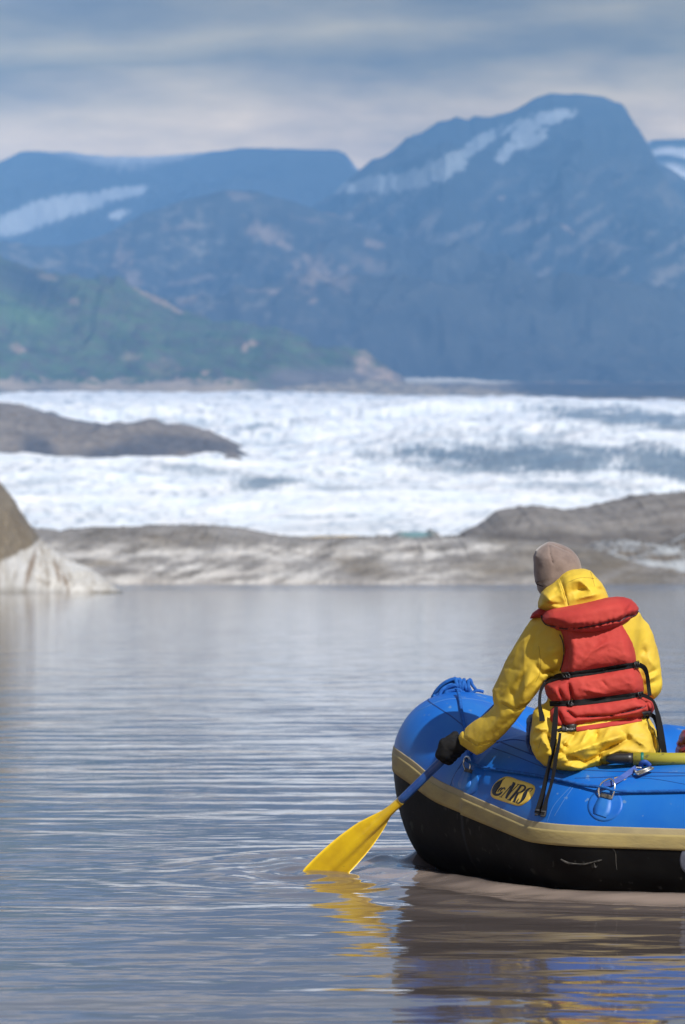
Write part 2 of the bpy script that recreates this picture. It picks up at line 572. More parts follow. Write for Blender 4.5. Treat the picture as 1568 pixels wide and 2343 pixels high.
# nearer spur with ochre scree
SIL_S = [(-150, 575), (0, 548), (60, 556), (150, 560), (230, 540), (330, 485), (430, 455), (515, 430), (580, 438), (680, 465), (784, 496), (860, 540), (960, 575), (1100, 620), (1250, 690), (1450, 740), (1700, 760)]
def c_spur(px, py, V, rel):
    c = np.repeat(C(.052, .060, .068), len(px), 0)
    w = fbm(np.stack([px / 26, py / 22, 0 * px], 1), 5); w2 = fbm(np.stack([px / 70, py / 34, 0 * px + 4], 1), 4)
    w3 = fbm(np.stack([(px + py) / 40, (py - px * .5) / 12, 0 * px + 11], 1), 4)
    c = mixc(c, C(.17, .16, .14), np.clip(w * 1.2 + w2 * 1.4 + w3 * 1.0, 0, .8) * np.clip((950 - px) / 500, 0.2, 1))
    for (cx, cy, rx, ry, ro, k) in [(540, 447, 55, 16, 5, .5), (620, 540, 70, 34, 10, .8), (585, 520, 26, 24, 0, .6), (640, 560, 50, 14, 10, .6), (720, 620, 80, 60, -35, .75), (770, 640, 60, 46, 10, .55), (855, 558, 34, 15, 15, .8), (840, 600, 60, 30, 20, .4),
                               (285, 590, 34, 60, 8, .65), (310, 640, 26, 36, 30, .55), (420, 690, 60, 16, -25, .6), (445, 640, 80, 14, -10, .4), (400, 520, 70, 14, -6, .4), (220, 545, 60, 18, 0, .35), (630, 668, 24, 9, -20, .7), (715, 690, 20, 9, -30, .7), (580, 666, 60, 8, 0, .4), (740, 480, 70, 9, 20, .4), (700, 500, 60, 14, 14, .35)]:
        s = blob(px, py, cx, cy, rx, ry, ro, .9)
        c = mixc(c, C(.29, .225, .18), np.clip((s + (w * 1.3 + w2 * .8) - .1) * 1.2, 0, 1) * np.clip(s * 3, 0, 1) * k * .85)
    return c
hill('mountain_spur', SIL_S, 11000, 8600, 380, 12400, 460, 260, 330, 1100, c_spur, M_far, prof=.9, jag=12, stretch=(1.2, .6), seed=5.3)

# valley floor that carries all of it
def c_floor(px, py, V, rel):
    w = fbm(np.stack([px / 40, py / 5, 0 * px], 1), 4)
    c = mixc(C(.26, .22, .17), C(.07, .07, .07), np.clip(w * 2.5 + .2, 0, 1))
    c = mixc(c, C(.045, .05, .06), np.clip((px - 1120) / 90, 0, 1) * np.clip((py - 874) / 4, 0, 1) * np.clip((917 - py) / 6, 0, 1) * np.clip(.9 - w * 1.2, 0, 1))
    s = np.maximum(blob(px, py, 1000, 869, 170, 9, 0, .5), blob(px, py, 1120, 873, 80, 5, 0, .5))
    return mixc(c, C(.50, .49, .45), np.clip(s + w * .5 * (s > 0), 0, 1))
hill('outwash_plain', [(-200, 880), (600, 878), (900, 864), (960, 862), (1100, 868), (1300, 872), (1500, 874), (1700, 875)], 8800, 6900, 300, 9700, 420, 90, 26, 260, c_floor, M_far, prof=1.0, jag=6, stretch=(.7, 1.5), seed=2.2)

# green hillside on the left
SIL_G = [(-150, 520), (0, 583), (30, 601), (100, 618), (200, 633), (240, 630), (270, 627), (300, 650), (370, 680), (415, 706), (480, 729), (550, 734), (625, 750), (695, 771), (725, 790), (784, 792), (830, 800), (850, 815), (880, 838), (905, 858), (925, 884), (960, 925)]
def c_green(px, py, V, rel):
    w = fbm(np.stack([px / 46 + py / 90, py / 16 - px / 60, 0 * px], 1), 5); w2 = fbm(np.stack([px / 16, py / 10, 0 * px + 3], 1), 4)
    c = mixc(C(.080, .122, .064), C(.085, .083, .072), np.clip(w * 1.8 + .42, 0, 1))
    c = mixc(c, C(.17, .15, .10), np.clip(w2 * 1.2 - .05, 0, 1) * np.clip(1 - (py - 600) / 260, .05, .55))
    c = mixc(c, C(.035, .040, .050), blob(px, py, 60, 640, 150, 55, 22, .8) * .9)
    c = mixc(c, C(.10, .18, .07), blob(px, py, 50, 720, 110, 36, 22, .8) * .7)
    for (cx, cy, rx, ry, ro, k) in [(345, 678, 60, 10, 25, .8), (395, 705, 40, 10, 25, .7), (580, 785, 14, 12, 0, .9), (560, 795, 10, 16, 20, .9), (42, 797, 22, 14, 20, .9), (470, 853, 14, 9, 0, 1), (455, 868, 10, 8, 0, .8), (300, 815, 30, 14, 0, .4), (375, 845, 50, 30, 0, .3), (110, 635, 30, 10, 10, .5), (170, 690, 20, 12, 10, .4)]:
        s = blob(px, py, cx, cy, rx, ry, ro, .9)
        c = mixc(c, C(.36, .26, .19), np.clip((s + w2 * .8 * (s > 0)) * 1.4, 0, 1) * k)
    s = np.clip((py - 866 + w2 * 22 + w * 16) / 10, 0, 1) * np.clip((620 - px) / 80, 0, 1)
    c = mixc(c, C(.36, .29, .22), s * .9)
    s = np.clip((px - 560 - (900 - py) * .5 + w * 60) / 60, 0, 1) * np.clip((py - 830) / 24, 0, 1)
    c = mixc(c, C(.15, .14, .135), s)
    s = np.maximum(blob(px, py, 832, 830, 30, 34, 0, .7), blob(px, py, 880, 862, 44, 26, 10, .7)) * np.clip(.75 + w2 * 1.5, 0, 1)
    return mixc(c, C(.38, .29, .23), np.clip(s * 1.3, 0, .95))
hill('green_hillside', SIL_G, 7900, 6750, 318, 8600, 440, 240, 120, 420, c_green, M_green, prof=.9, jag=14, stretch=(1, .7), seed=6.6, px1=960)

# low tan moraine beyond the glacier
def c_mor(px, py, V, rel):
    w = fbm(np.stack([px / 30, py / 5, 0 * px], 1), 4)
    c = mixc(C(.34, .29, .22), C(.13, .125, .12), np.clip(w * 2.2 + .35, 0, 1))
    return mixc(c, C(.06, .07, .085), np.clip((px - 1180) / 60, 0, 1) * np.clip((912 - py) / 5, 0, .9))
hill('lateral_moraine', [(-150, 868), (0, 866), (40, 880), (110, 872), (160, 884), (260, 880), (330, 888), (420, 884), (500, 890), (560, 884), (640, 880), (700, 872), (790, 866), (870, 868), (930, 876), (1010, 886), (1060, 880), (1110, 892), (1200, 896), (1330, 900), (1568, 904), (1700, 906)],
     6950, 6550, 306, 7200, 460, 50, 8, 90, c_mor, M_far, jag=5, stretch=(.6, 1.5), seed=1.4)

# the glacier: broken ice rising from the lake to the valley
GL = [(900, 1238), (1000, 1232), (1150, 1212), (1400, 1180), (1800, 1140), (2300, 1100), (3000, 1052), (3600, 1015), (4300, 980), (5100, 948), (6000, 920), (6700, 907), (7200, 903)]
def glacier():
    nr, nc = 620, 440
    Y = 900 * (7000 / 900) ** np.linspace(0, 1, nr)
    a = np.linspace(-170, 1740, nc)
    YY, AA = np.meshgrid(Y, a, indexing='ij')
    XX = (AA - PW / 2) / F * YY
    yy = interp(np.log(YY.ravel()), [(math.log(p), q) for p, q in GL]).reshape(YY.shape)
    yy = yy + 14 * np.clip((AA - 784) / 784, -.2, 1.2) * np.clip((YY - 3000) / 3000, 0, 1)
    Z = EYE + (HZ - yy) * YY / F
    sc = YY / 3000.0
    # long swells across the flow, wrinkled by smaller broken ice
    w1 = fbm(xyz(XX / 420, YY / 520, 1.0), 3)
    w2 = fbm(xyz(XX / 95, YY / 130, 2.0), 4, ridged=True)
    w3 = fbm(xyz(XX / 24, YY / 34, 3.0), 4, ridged=True)
    ramp = np.clip((YY - 900) / 500, 0, 1)
    flat = 1 - .88 * np.clip((YY - 4300) / 1900, 0, 1)
    w4 = fbm(xyz(XX / 260, YY / 110, 9.0), 3, ridged=True)
    Z = Z + ramp * flat * (w4 - .3) * (4 + 7 * sc) + ramp * flat * w1 * (12 + 30 * np.clip(sc, 0, 1.5)) + (.3 + .7 * ramp) * (.35 + .65 * flat) * (w2 * (2.6 + 4.5 * sc) + w3 * (1.2 + 1.9 * sc))
    V = np.stack([XX, YY, Z], -1).reshape(-1, 3)
    i = np.arange(nr - 1)[:, None] * nc + np.arange(nc - 1)[None, :]
    Fc = np.stack([i, i + 1, i + nc + 1, i + nc], -1).reshape(-1, 4)
    o = mesh_obj('glacier', V, Fc, M_ice)
    px, py = to_px(V)
    w = fbm(np.stack([px / 90, py / 12, 0 * px], 1), 5); f = fbm(np.stack([px / 9, py / 5, 0 * px + 7], 1), 4)
    c = np.repeat(C(.83, .84, .85), len(px), 0)
    blue = np.zeros(len(px))  # mask of the shadow bands painted into the ice colour
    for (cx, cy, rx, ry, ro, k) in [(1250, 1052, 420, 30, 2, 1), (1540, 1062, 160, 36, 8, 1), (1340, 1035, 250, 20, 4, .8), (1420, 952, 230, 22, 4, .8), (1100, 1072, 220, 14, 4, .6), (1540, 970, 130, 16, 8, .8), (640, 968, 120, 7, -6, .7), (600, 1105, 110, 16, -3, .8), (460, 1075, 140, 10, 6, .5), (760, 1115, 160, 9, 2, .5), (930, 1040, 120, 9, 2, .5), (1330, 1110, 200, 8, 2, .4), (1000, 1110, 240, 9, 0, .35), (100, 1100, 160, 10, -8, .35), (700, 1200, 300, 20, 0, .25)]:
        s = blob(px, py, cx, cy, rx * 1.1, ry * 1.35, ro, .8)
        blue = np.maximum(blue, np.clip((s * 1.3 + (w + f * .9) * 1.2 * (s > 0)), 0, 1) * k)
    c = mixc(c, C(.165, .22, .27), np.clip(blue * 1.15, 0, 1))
    c = mixc(c, C(.38, .41, .44), np.clip((-w3.reshape(-1) - .05) * 1.3, 0, .8))
    c = mixc(c, C(.42, .45, .47), np.clip(f * 1.5 - .3, 0, .6))
    g2 = fbm(np.stack([px / 24, py / 9, 0 * px + 3], 1), 3)
    c = mixc(c, C(.36, .41, .46), np.clip(g2 * 3.0 - .1, 0, .8))
    f2 = fbm(np.stack([px / 5, py / 3, 0 * px + 5], 1), 3)
    c = mixc(c, C(.22, .24, .26), np.clip(f2 * 2.0 - .6, 0, .6) * np.clip((py - 1000) / 150, .25, 1))
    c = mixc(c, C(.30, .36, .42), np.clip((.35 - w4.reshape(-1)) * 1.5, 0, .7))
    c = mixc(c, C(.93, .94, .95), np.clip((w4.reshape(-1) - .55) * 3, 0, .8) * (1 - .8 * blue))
    c = mixc(c, C(.17, .225, .28), np.clip(blue * 1.3 - .45, 0, .8))  # painted shadow bands deepened over the crest colour
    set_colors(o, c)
    tag(o, kind='structure')
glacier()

# rocky ridge standing in the ice, left
def c_rock(px, py, V, rel):
    w = fbm(V / 60.0, 5)
    c = mixc(C(.20, .175, .15), C(.27, .235, .20), np.clip(w * 2 + .4, 0, 1))
    s = np.maximum.reduce([blob(px, py, 300, 1035, 170, 32, -8, .5), blob(px, py, 430, 1015, 160, 22, 6, .5), blob(px, py, 90, 1030, 60, 40, 40, .6), blob(px, py, 180, 960, 120, 6, 12, .6), blob(px, py, 560, 1032, 40, 14, 10, .5)])
    return mixc(c, C(.105, .105, .115), np.clip(s + w * .8 * (s > 0), 0, 1) * .9)
hill('rock_ridge', [(-160, 900), (0, 917), (50, 926), (130, 945), (190, 960), (240, 968), (300, 966), (345, 960), (390, 968), (430, 970), (480, 988), (520, 1004), (575, 1030), (600, 1062), (640, 1100)],
     3250, 2700, 66, 3500, 300, 90, 20, 140, c_rock, M_till, prof=.75, jag=3.5, px1=640, seed=4.4)

# grey gravel hill, right
def c_gravel(px, py, V, rel):
    w = fbm(V / 9.0, 5)
    c = mixc(C(.225, .208, .188), C(.285, .262, .238), np.clip(w * 2 + .4, 0, 1))
    c = mixc(c, C(.12, .105, .09), np.clip((py - 1212 + w * 20) / 18, 0, .7))
    g = fbm(np.stack([(px + py * .5) / 16, py / 60, 0 * px + 2], 1), 4)
    s = blob(px, py, 1200, 1190, 60, 40, 0, .9)
    return mixc(c, C(.13, .118, .105), np.clip(g * 2.2 - .1, 0, 1) * np.clip(.25 + s, 0, 1))
hill('gravel_hill', [(990, 1262), (1040, 1228), (1090, 1200), (1130, 1170), (1170, 1158), (1220, 1156), (1250, 1160), (1290, 1164), (1340, 1160), (1400, 1145), (1440, 1135), (1500, 1130), (1568, 1124), (1700, 1116)],
     940, 760, 3, 1020, 300, 110, 3.2, 34, c_gravel, M_till, prof=.8, jag=.8, px0=990, seed=7.7)

# stranded ice behind the shore, right
def c_chunk(px, py, V, rel):
    w = fbm(V / 5.0, 4); w2 = fbm(V / 9.0, 3)
    c = mixc(C(.42, .44, .45), C(.18, .155, .125), np.clip(w * 2.4 + w2 * 1.6 + .42, 0, 1))
    c = mixc(c, C(.20, .42, .46), blob(px, py, 950, 1222, 50, 12, 0, .6) * .7)
    return c
hill('stranded_ice', [(790, 1262), (850, 1232), (870, 1224), (890, 1228), (920, 1212), (950, 1218), (985, 1213), (1015, 1228), (1050, 1240), (1150, 1245), (1330, 1256), (1370, 1238), (1420, 1232), (1470, 1238), (1510, 1244), (1568, 1222), (1700, 1215)],
     720, 640, -1, 745, 400, 70, 2.2, 14, c_chunk, M_till, prof=.55, jag=.8, px0=790, seed=9.1)

# the near shore: dirt-covered ice down to the water
SIL_SH = [(-150, 1215), (80, 1207), (140, 1213), (200, 1205), (300, 1204), (350, 1200), (430, 1199), (500, 1202), (560, 1208), (620, 1221), (700, 1230), (780, 1229), (850, 1226), (920, 1230), (1000, 1230), (1070, 1226), (1120, 1228), (1180, 1236), (1250, 1240), (1330, 1250), (1380, 1262), (1430, 1280), (1480, 1297), (1530, 1316), (1568, 1324), (1620, 1336), (1700, 1338)]
def c_shore(px, py, V, rel):
    q = np.stack([(px + (py - 1200) * 1.1) / 70, (py + px * .12 + 22 * np.sin(px / 120.0)) / 22, 0 * px], 1)
    w = fbm(q, 5); w2 = fbm(np.stack([px / 120, py / 40, 0 * px + 2], 1), 4); f = fbm(np.stack([px / 13, py / 7, 0 * px], 1), 4)
    f3 = fbm(np.stack([px / 5, py / 2.5, 0 * px + 8], 1), 3)
    c = mixc(C(.28, .268, .255), C(.15, .138, .120), np.clip(w2 * 2 + f * 1.0 + f3 * .7 + .30, 0, 1))
    icy = np.clip((py - 1232) / 22, 0, 1) * np.clip((1350 - px) / 200, 0, 1)
    icy = np.maximum(icy * .8, np.maximum.reduce([blob(px, py, 740, 1275, 360, 52, 0, .8), blob(px, py, 990, 1265, 170, 50, 10, .6), blob(px, py, 1080, 1250, 200, 16, 6, .6), blob(px, py, 450, 1310, 300, 22, 0, .6)]))
    c = mixc(c, C(.62, .60, .57), np.clip((w * 1.8 + f * .7 + .34 + w2 * .9) * 1.3, 0, 1) * icy)
    s = np.maximum.reduce([blob(px, py, 215, 1288, 90, 14, 2, .7), blob(px, py, 830, 1296, 90, 30, 10, .6), blob(px, py, 400, 1235, 140, 32, 0, .8) * .7, blob(px, py, 1150, 1300, 160, 40, 0, .7), blob(px, py, 1330, 1290, 260, 50, 10, .6)])
    c = mixc(c, C(.175, .148, .110), np.clip(s * (.75 + w * 1.2), 0, 1) * .85)
    s = np.clip(1 - np.abs(py - 1334) / 5, 0, 1)
    c = mixc(c, C(.62, .60, .57), s * np.clip(.6 + f * 2, 0, 1) * np.clip((1200 - px) / 200, 0, 1))
    return c
hill('shore', SIL_SH, 640, 556, -.15, 660, 620, 130, 1.5, 10, c_shore, M_till, prof=.62, jag=.4, seed=3.9, stretch=(1, .7))

# ------------------------------------------------------------------ iceberg
def iceberg():
    Y0 = 256.0
    k = Y0 / F
    # plan grid, height from outline and a rounded front
    crest = [(-420, 1150), (-300, 1040), (-160, 1000), (-90, 1020), (0, 1112), (30, 1150), (60, 1198), (88, 1238), (120, 1262), (155, 1286), (200, 1305), (235, 1324), (262, 1344), (285, 1356), (300, 1359)]
    nx, ny = 320, 150
    cx = np.linspace(-420, 299, nx)
    X = (cx - PW / 2) * (Y0 + 2) / F
    zr = np.maximum((1357.5 - interp(cx, crest)) * k, 0.0)
    t = np.linspace(-1, 1, ny)
    V = np.zeros((ny, nx, 3))
    for j, tt in enumerate(t):
        # half-width grows with height; the foot flares out at the water
        hw = 1.2 + 0.85 * zr
        up = (1 - abs(tt) ** 2.2) ** 0.75
        foot = np.exp(-((abs(tt) - .93) / .12) ** 2) * .10 * np.minimum(zr, 2.5)
        V[j, :, 0] = X
        V[j, :, 1] = Y0 + 3.0 + hw * tt
        V[j, :, 2] = zr * up + foot - 0.05 - .5 * (abs(tt) >= .999)
    P = V.reshape(-1, 3)
    flute = fbm(xyz(P[:, 0] / .9, P[:, 1] / 5, P[:, 2] / 9), 4)
    P[:, 1] += (flute * .32) * np.clip(P[:, 2], 0, 1) * np.clip(zr[None, :].repeat(ny, 0).reshape(-1) / 3, 0, 1)
    P[:, 2] += .34 * fbm(P / 1.3, 5, ridged=True) * np.clip(P[:, 2] / 2, 0, 1)
    P[:, 1] += .22 * fbm(P / .45, 4) * np.clip(P[:, 2] / .3, 0, 1)
    i = np.arange(ny - 1)[:, None] * nx + np.arange(nx - 1)[None, :]
    Fc = np.stack([i, i + 1, i + nx + 1, i + nx], -1).reshape(-1, 4)
    # centre the object on its own foot
    root = empty('iceberg', (-20, Y0 + 3, 0), 'dirt-capped iceberg with white fluted foot standing in the lake at the left edge', 'iceberg')
    o = mesh_obj('ice_body', P, Fc, M_berg, root)
    px, py = to_px(P)
    edge = interp(px, [(-420, 1345), (-120, 1310), (0, 1286), (30, 1276), (55, 1262), (75, 1250), (90, 1237), (110, 1190), (300, 1150)])
    st = fbm(xyz(P[:, 0] / .55, P[:, 1] / 6, P[:, 2] / 7 + 3), 4)
    rg = fbm(P / .5, 4)
    c = mixc(C(.46, .465, .465), C(.23, .205, .17), np.clip(st * 1.6 + rg * 1.2 + .02, 0, .8))
    s = np.maximum.reduce([blob(px, py, 70, 1300, 9, 60, 16, .6), blob(px, py, 132, 1310, 6, 40, -14, .6), blob(px, py, 150, 1330, 6, 30, -20, .6)])
    c = mixc(c, C(.17, .125, .085), s * .85)
    top = np.clip((edge - py + st * 8) / 4, 0, 1)
    g = fbm(P / .35, 3)
    c = mixc(c, mixc(C(.175, .150, .112), C(.14, .12, .09), np.clip(g + .4, 0, 1)), top)
    c = mixc(c, C(.10, .095, .08), np.clip((0.22 - P[:, 2]) / .12, 0, .8))
    set_colors(o, c)
iceberg()

# ------------------------------------------------------------------ raft
M_blue = mat('hull_blue', (.003, .105, .46), 0.42, (.018, .150, .46), 4.5, bump=.0014, bscale=11, spec=.35, speck=((.12, .22, .38), 24, .66), lo=.35, hi=.75, detail=8)
M_black = mat('hull_black', (.005, .005, .0055), 0.6, (.010, .010, .010), 5, bump=.002, bscale=14, spec=.10, speck=((.040, .040, .038), 20, .65), stretch=(1, 1, 1.6))
M_strake = mat('rub_strake', (.36, .285, .115), 0.6, (.27, .215, .10), 7, bump=.0012, bscale=40, spec=.3, stretch=(1, 1, 3))
M_strake2 = mat('rub_strake_dusty', (.38, .315, .175), 0.62, (.30, .25, .15), 9, bump=.001, bscale=40, spec=.3)
M_patch = mat('blue_patch', (.003, .105, .46), 0.5, (.018, .150, .46), 12, bump=.001, bscale=30)
M_steel = mat('steel', (.62, .62, .60), 0.25, metal=1.0)
M_dullmetal = mat('buckle_metal', (.42, .44, .45), 0.42, (.30, .27, .22), 40, metal=.8)
M_rope = mat('blue_rope', (.010, .075, .30), 0.75, (.015, .12, .42), 60, bump=.002, bscale=160, spec=.2)
M_seam = mat('seam_line', (.006, .05, .22), 0.6)
M_dust = mat('dusty_seam', (.05, .16, .42), 0.7)
M_logo_y = mat('logo_yellow', (.80, .54, .065), 0.45, (.72, .48, .07), 8)
M_logo_k = mat('logo_black', (.008, .007, .010), 0.5)
M_scuff = mat('scuffed_rubber', (.10, .095, .085), 0.8, (.02, .02, .018), 60, bump=.002)
M_greyp = mat('grey_patch', (.12, .135, .18), 0.6, (.09, .10, .14), 30)
M_floor = mat('floor_fabric', (.10, .105, .11), 0.6, (.07, .07, .075), 8)

PSI = R(25)
EU = np.array([-math.cos(PSI), math.sin(PSI)]); EV = np.array([math.sin(PSI), math.cos(PSI)])
A0 = np.array([.75, 13.75])
HWID = 1.09


def loc2w(u, v, z):
    p = A0 + u * EU + v * EV
    return Vector((p[0], p[1], z))


def zrock(u):
    q = u if u > 0 else max(0.0, -u - 2.15)
    return .206 + float(np.interp(q, [0, .35, .723, 1.09, 1.4], [0, .04, .108, .220, .30]))


half = [(-1.1, 0), (0, 0), (.728, .60), (1.088, .90)]
fwd = half + [(u, 2 * HWID - v) for u, v in half[::-1]]
aft = [(-2.2 - u, v) for u, v in fwd[::-1]]
outer = fwd + aft[1:-1]
outer = [p for i, p in enumerate(outer) if p != outer[i - 1]]
TR = .268


def offset_poly(poly, d):
    n = len(poly); o = []
    for i in range(n):
        a, b, c = (np.array(poly[(i + k) % n], float) for k in (-1, 0, 1))
        e1, e2 = (b - a), (c - b)
        e1 /= np.linalg.norm(e1); e2 /= np.linalg.norm(e2)
        n1 = np.array([-e1[1], e1[0]]); n2 = np.array([-e2[1], e2[0]])
        m = n1 + n2
        m /= max(1e-6, np.linalg.norm(m))
        o.append(b + m * d / max(.3, m @ n1))
    return o


inner = offset_poly(outer, TR)
pts3 = []
for (u, v), (ou, ov) in zip(inner, outer):
    pts3.append(np.array([u, v, zrock(ou) + .028 * v]))


def fillet(P, r):
    n = len(P); o = []
    for i in range(n):
        a, b, c = P[i - 1], P[i], P[(i + 1) % n]
        la, lc = np.linalg.norm(a - b), np.linalg.norm(c - b)
        if abs(np.cross((b - a)[:2], (c - b)[:2])) < 1e-5:
            o.append(b); continue
        p = b + (a - b) * min(r / la, .42); q = b + (c - b) * min(r / lc, .42)
        if i in SOFT:
            p = b + (a - b) * min(.24 / la, .47); q = b + (c - b) * min(.24 / lc, .47)
        for t in np.linspace(0, 1, 9):
            o.append(p * (1 - t) ** 2 + 2 * b * t * (1 - t) + q * t * t)
    return o


SOFT = [i for i, p in enumerate(outer) if p[0] > 1 or p[0] < -3.2]
fp = fillet(pts3, .055)
fp.append(fp[0])
seg = np.cumsum([0] + [np.linalg.norm(fp[i + 1] - fp[i]) for i in range(len(fp) - 1)])
NS = int(seg[-1] / .022)
ss = np.linspace(0, seg[-1], NS + 1)[:-1]
path = np.stack([np.interp(ss, seg, [p[k] for p in fp]) for k in range(3)], 1)
# light smoothing of the height so the kick is a curve
for _ in range(10):
    path[:, 2] = (np.roll(path[:, 2], 1) + path[:, 2] * 2 + np.roll(path[:, 2], -1)) / 4
tang = np.roll(path, -1, 0) - np.roll(path, 1, 0)
tang /= np.linalg.norm(tang, axis=1)[:, None]
outn = np.stack([tang[:, 1], -tang[:, 0], 0 * tang[:, 0]], 1)
outn /= np.linalg.norm(outn, axis=1)[:, None]
upn = np.cross(tang, -outn)
upn *= np.sign(upn[:, 2])[:, None]


def ring_pt(i, th, off=0.0):
    r = TR + off - .012 * (path[i % NS, 2] > .3)
    sn = math.sin(th)
    if sn < 0: sn *= max(1.0, (path[i % NS][2] + .06) / TR)
    p = path[i % NS] + r * (math.cos(th) * outn[i % NS] + sn * upn[i % NS])
    return loc2w(p[0], p[1], p[2])


raft = empty('inflatable_raft', (0.9, 14.9, 0), 'blue and black inflatable raft with tan rub strip and yellow logo, afloat', 'raft')
g = Geo()
NT = 72
vv = [ring_pt(i, 2 * math.pi * j / NT) for i in range(NS) for j in range(NT)]
ff, mi = [], []
for i in range(NS):
    for j in range(NT):
        ff.append((i * NT + j, ((i + 1) % NS) * NT + j, ((i + 1) % NS) * NT + (j + 1) % NT, i * NT + (j + 1) % NT))
        mi.append(1 if 37 <= j <= 71 else 0)
hull = mesh_obj('tube', vv, ff, [M_blue, M_black], raft, True, mi)


def bvh_of(o):
    ori = parent_origin(o.parent) if o.parent else Vector((0, 0, 0))
    ori = Vector(ori) + o.location
    return BVHTree.FromPolygons([v.co + ori for v in o.data.vertices], [tuple(p.vertices) for p in o.data.polygons])


B_hull = bvh_of(hull)
CAMP = Vector((0, 0, EYE))


def hit(px, py, trees=None):
    best = None
    for b in (trees or [B_hull]):
        r_ = b.ray_cast(CAMP, raydir(px, py).normalized())
        if r_[0] is not None and (best is None or r_[3] < best[2]):
            n = r_[1]
            if n.dot(raydir(px, py)) > 0: n = -n
            best = (r_[0], n, r_[3])
    return best


def near(px, py, y, trees=None):
    """surface point closest to a point that the sight line misses"""
    p = W(px, py, y)
    best = None
    for b in (trees or [B_hull]):
        r_ = b.find_nearest(p)
        if r_[0] is not None and (best is None or r_[3] < best[2]):
            best = (r_[0], r_[1] if r_[1].dot(p - r_[0]) >= 0 else -r_[1], r_[3])
    return best


def band(name, t0, t1, off, mt, parent, nt=6):
    g = Geo()
    prof = [(t0, -.002)] + [(t0 + (t1 - t0) * k / nt, off) for k in range(nt + 1)] + [(t1, -.002)]
    m = len(prof)
    v = [ring_pt(i, R(a), o) for i in range(NS) for a, o in prof]
    f = [(i * m + k, ((i + 1) % NS) * m + k, ((i + 1) % NS) * m + k + 1, i * m + k + 1) for i in range(NS) for k in range(m - 1)]
    g.add(v, f)
    o = g.obj(name, mt, parent)
    o['label'] = name.replace('_', ' ')
    return o


s1 = band('rub_strip', -6.5, 5.0, .0045, M_strake, raft); s1['label'] = 'wide tan lower rub strip'
s2 = band('rub_strip', 4.2, 10.0, .0030, M_strake2, raft); s2['label'] = 'narrow dusty tan upper rub strip'
band('seam_tape', 63, 64.0, .0012, M_seam, raft, 2)

# floor and bottom skin
g = Geo()
for z, off in ((-.005, 0), (.10, 0)):
    vs = []
    for i in range(0, NS, 4):
        p = path[i]
        vs.append(loc2w(p[0], p[1], z + max(0, p[2] - .24) * (0.2 if z < .05 else .6)))
    c = loc2w(-1.1, HWID, z)
    n = len(vs)
    g.add(vs + [c], [(k, (k + 1) % n, n) for k in range(n)])
fl = g.obj('floor', M_floor, raft)


def thwart(u):
    g = Geo()
    pts = [loc2w(u, TR + .05 + (2 * HWID - 2 * TR - .1) * k / 12, .34 + .028 * 1) for k in range(13)]
    tube(g, pts, [.18] + [.20] * 11 + [.18], 28)
    g.obj('thwart', M_blue, raft)
thwart(-1.15); thwart(-2.0)


def decal_disc(name, cx, cy, rx, ry, rot, off, mt, parent, nr=7, na=36, outline=None, rim=.0015, trees=None):
    c, s = math.cos(R(rot)), math.sin(R(rot))
    rings = []
    v, f = [], []
    for k in range(nr + 2):
        rr = min(k, nr) / nr
        for j in range(na):
            a = 2 * math.pi * j / na
            if outline is not None:
                ox, oy = outline[j]
                x, y = cx + (ox - cx) * rr, cy + (oy - cy) * rr
            else:
                ex, ey = rx * rr * math.cos(a), ry * rr * math.sin(a)
                x, y = cx + ex * c - ey * s, cy + ex * s + ey * c
            h = hit(x, y, trees)
            if h is None: h = near(x, y, v[-1][1] if v else 14, trees)
            o = off if k <= nr - 1 else (off * .8 if k == nr else -.001)
            v.append(h[0] + h[1] * o)
    for k in range(nr + 1):
        for j in range(na):
            f.append((k * na + j, k * na + (j + 1) % na, (k + 1) * na + (j + 1) % na, (k + 1) * na + j))
    g = Geo(); g.add(v, f)
    return g.obj(name, mt, parent)


def resample(poly, n):
    P = [np.array(p, float) for p in poly] + [np.array(poly[0], float)]
    d = np.cumsum([0] + [np.linalg.norm(P[i + 1] - P[i]) for i in range(len(P) - 1)])
    t = np.linspace(0, d[-1], n + 1)[:-1]
    return [(np.interp(a, d, [p[0] for p in P]), np.interp(a, d, [p[1] for p in P])) for a in t]


def stroke(g, pts, off, trees=None, step=.8, m=0, thick=.0008, smooth_=True):
    """flat mark laid on a surface; pts (x,y,width) in picture units"""
    S = spline(pts, 6) if smooth_ and len(pts) > 2 else [np.array(p, float) for p in pts]
    if len(S) == 2: S = [S[0] + (S[1] - S[0]) * t for t in np.linspace(0, 1, 6)]
    v, f = [], []
    k = len(S)
    for i, p in enumerate(S):
        d = S[min(i + 1, k - 1)][:2] - S[max(i - 1, 0)][:2]
        d = d / (np.linalg.norm(d) + 1e-9)
        nrm = np.array([-d[1], d[0]])
        for q, oo in ((-1, 0), (-1, off), (-.33, off), (.33, off), (1, off), (1, 0)):
            x, y = p[:2] + nrm * q * p[2] / 2
            h = hit(x, y, trees)
            if h is None:
                h = near(x, y, v[-1][1] if v else 13.95, trees)
            v.append(h[0] + h[1] * oo)
    for i in range(k - 1):
        for j in range(5):
            f.append((i * 6 + j, i * 6 + j + 1, (i + 1) * 6 + j + 1, (i + 1) * 6 + j))
    g.add(v, f, m)


def px_of(c, sc, ox, oy): return (ox + c[0] * sc, oy + c[1] * sc)


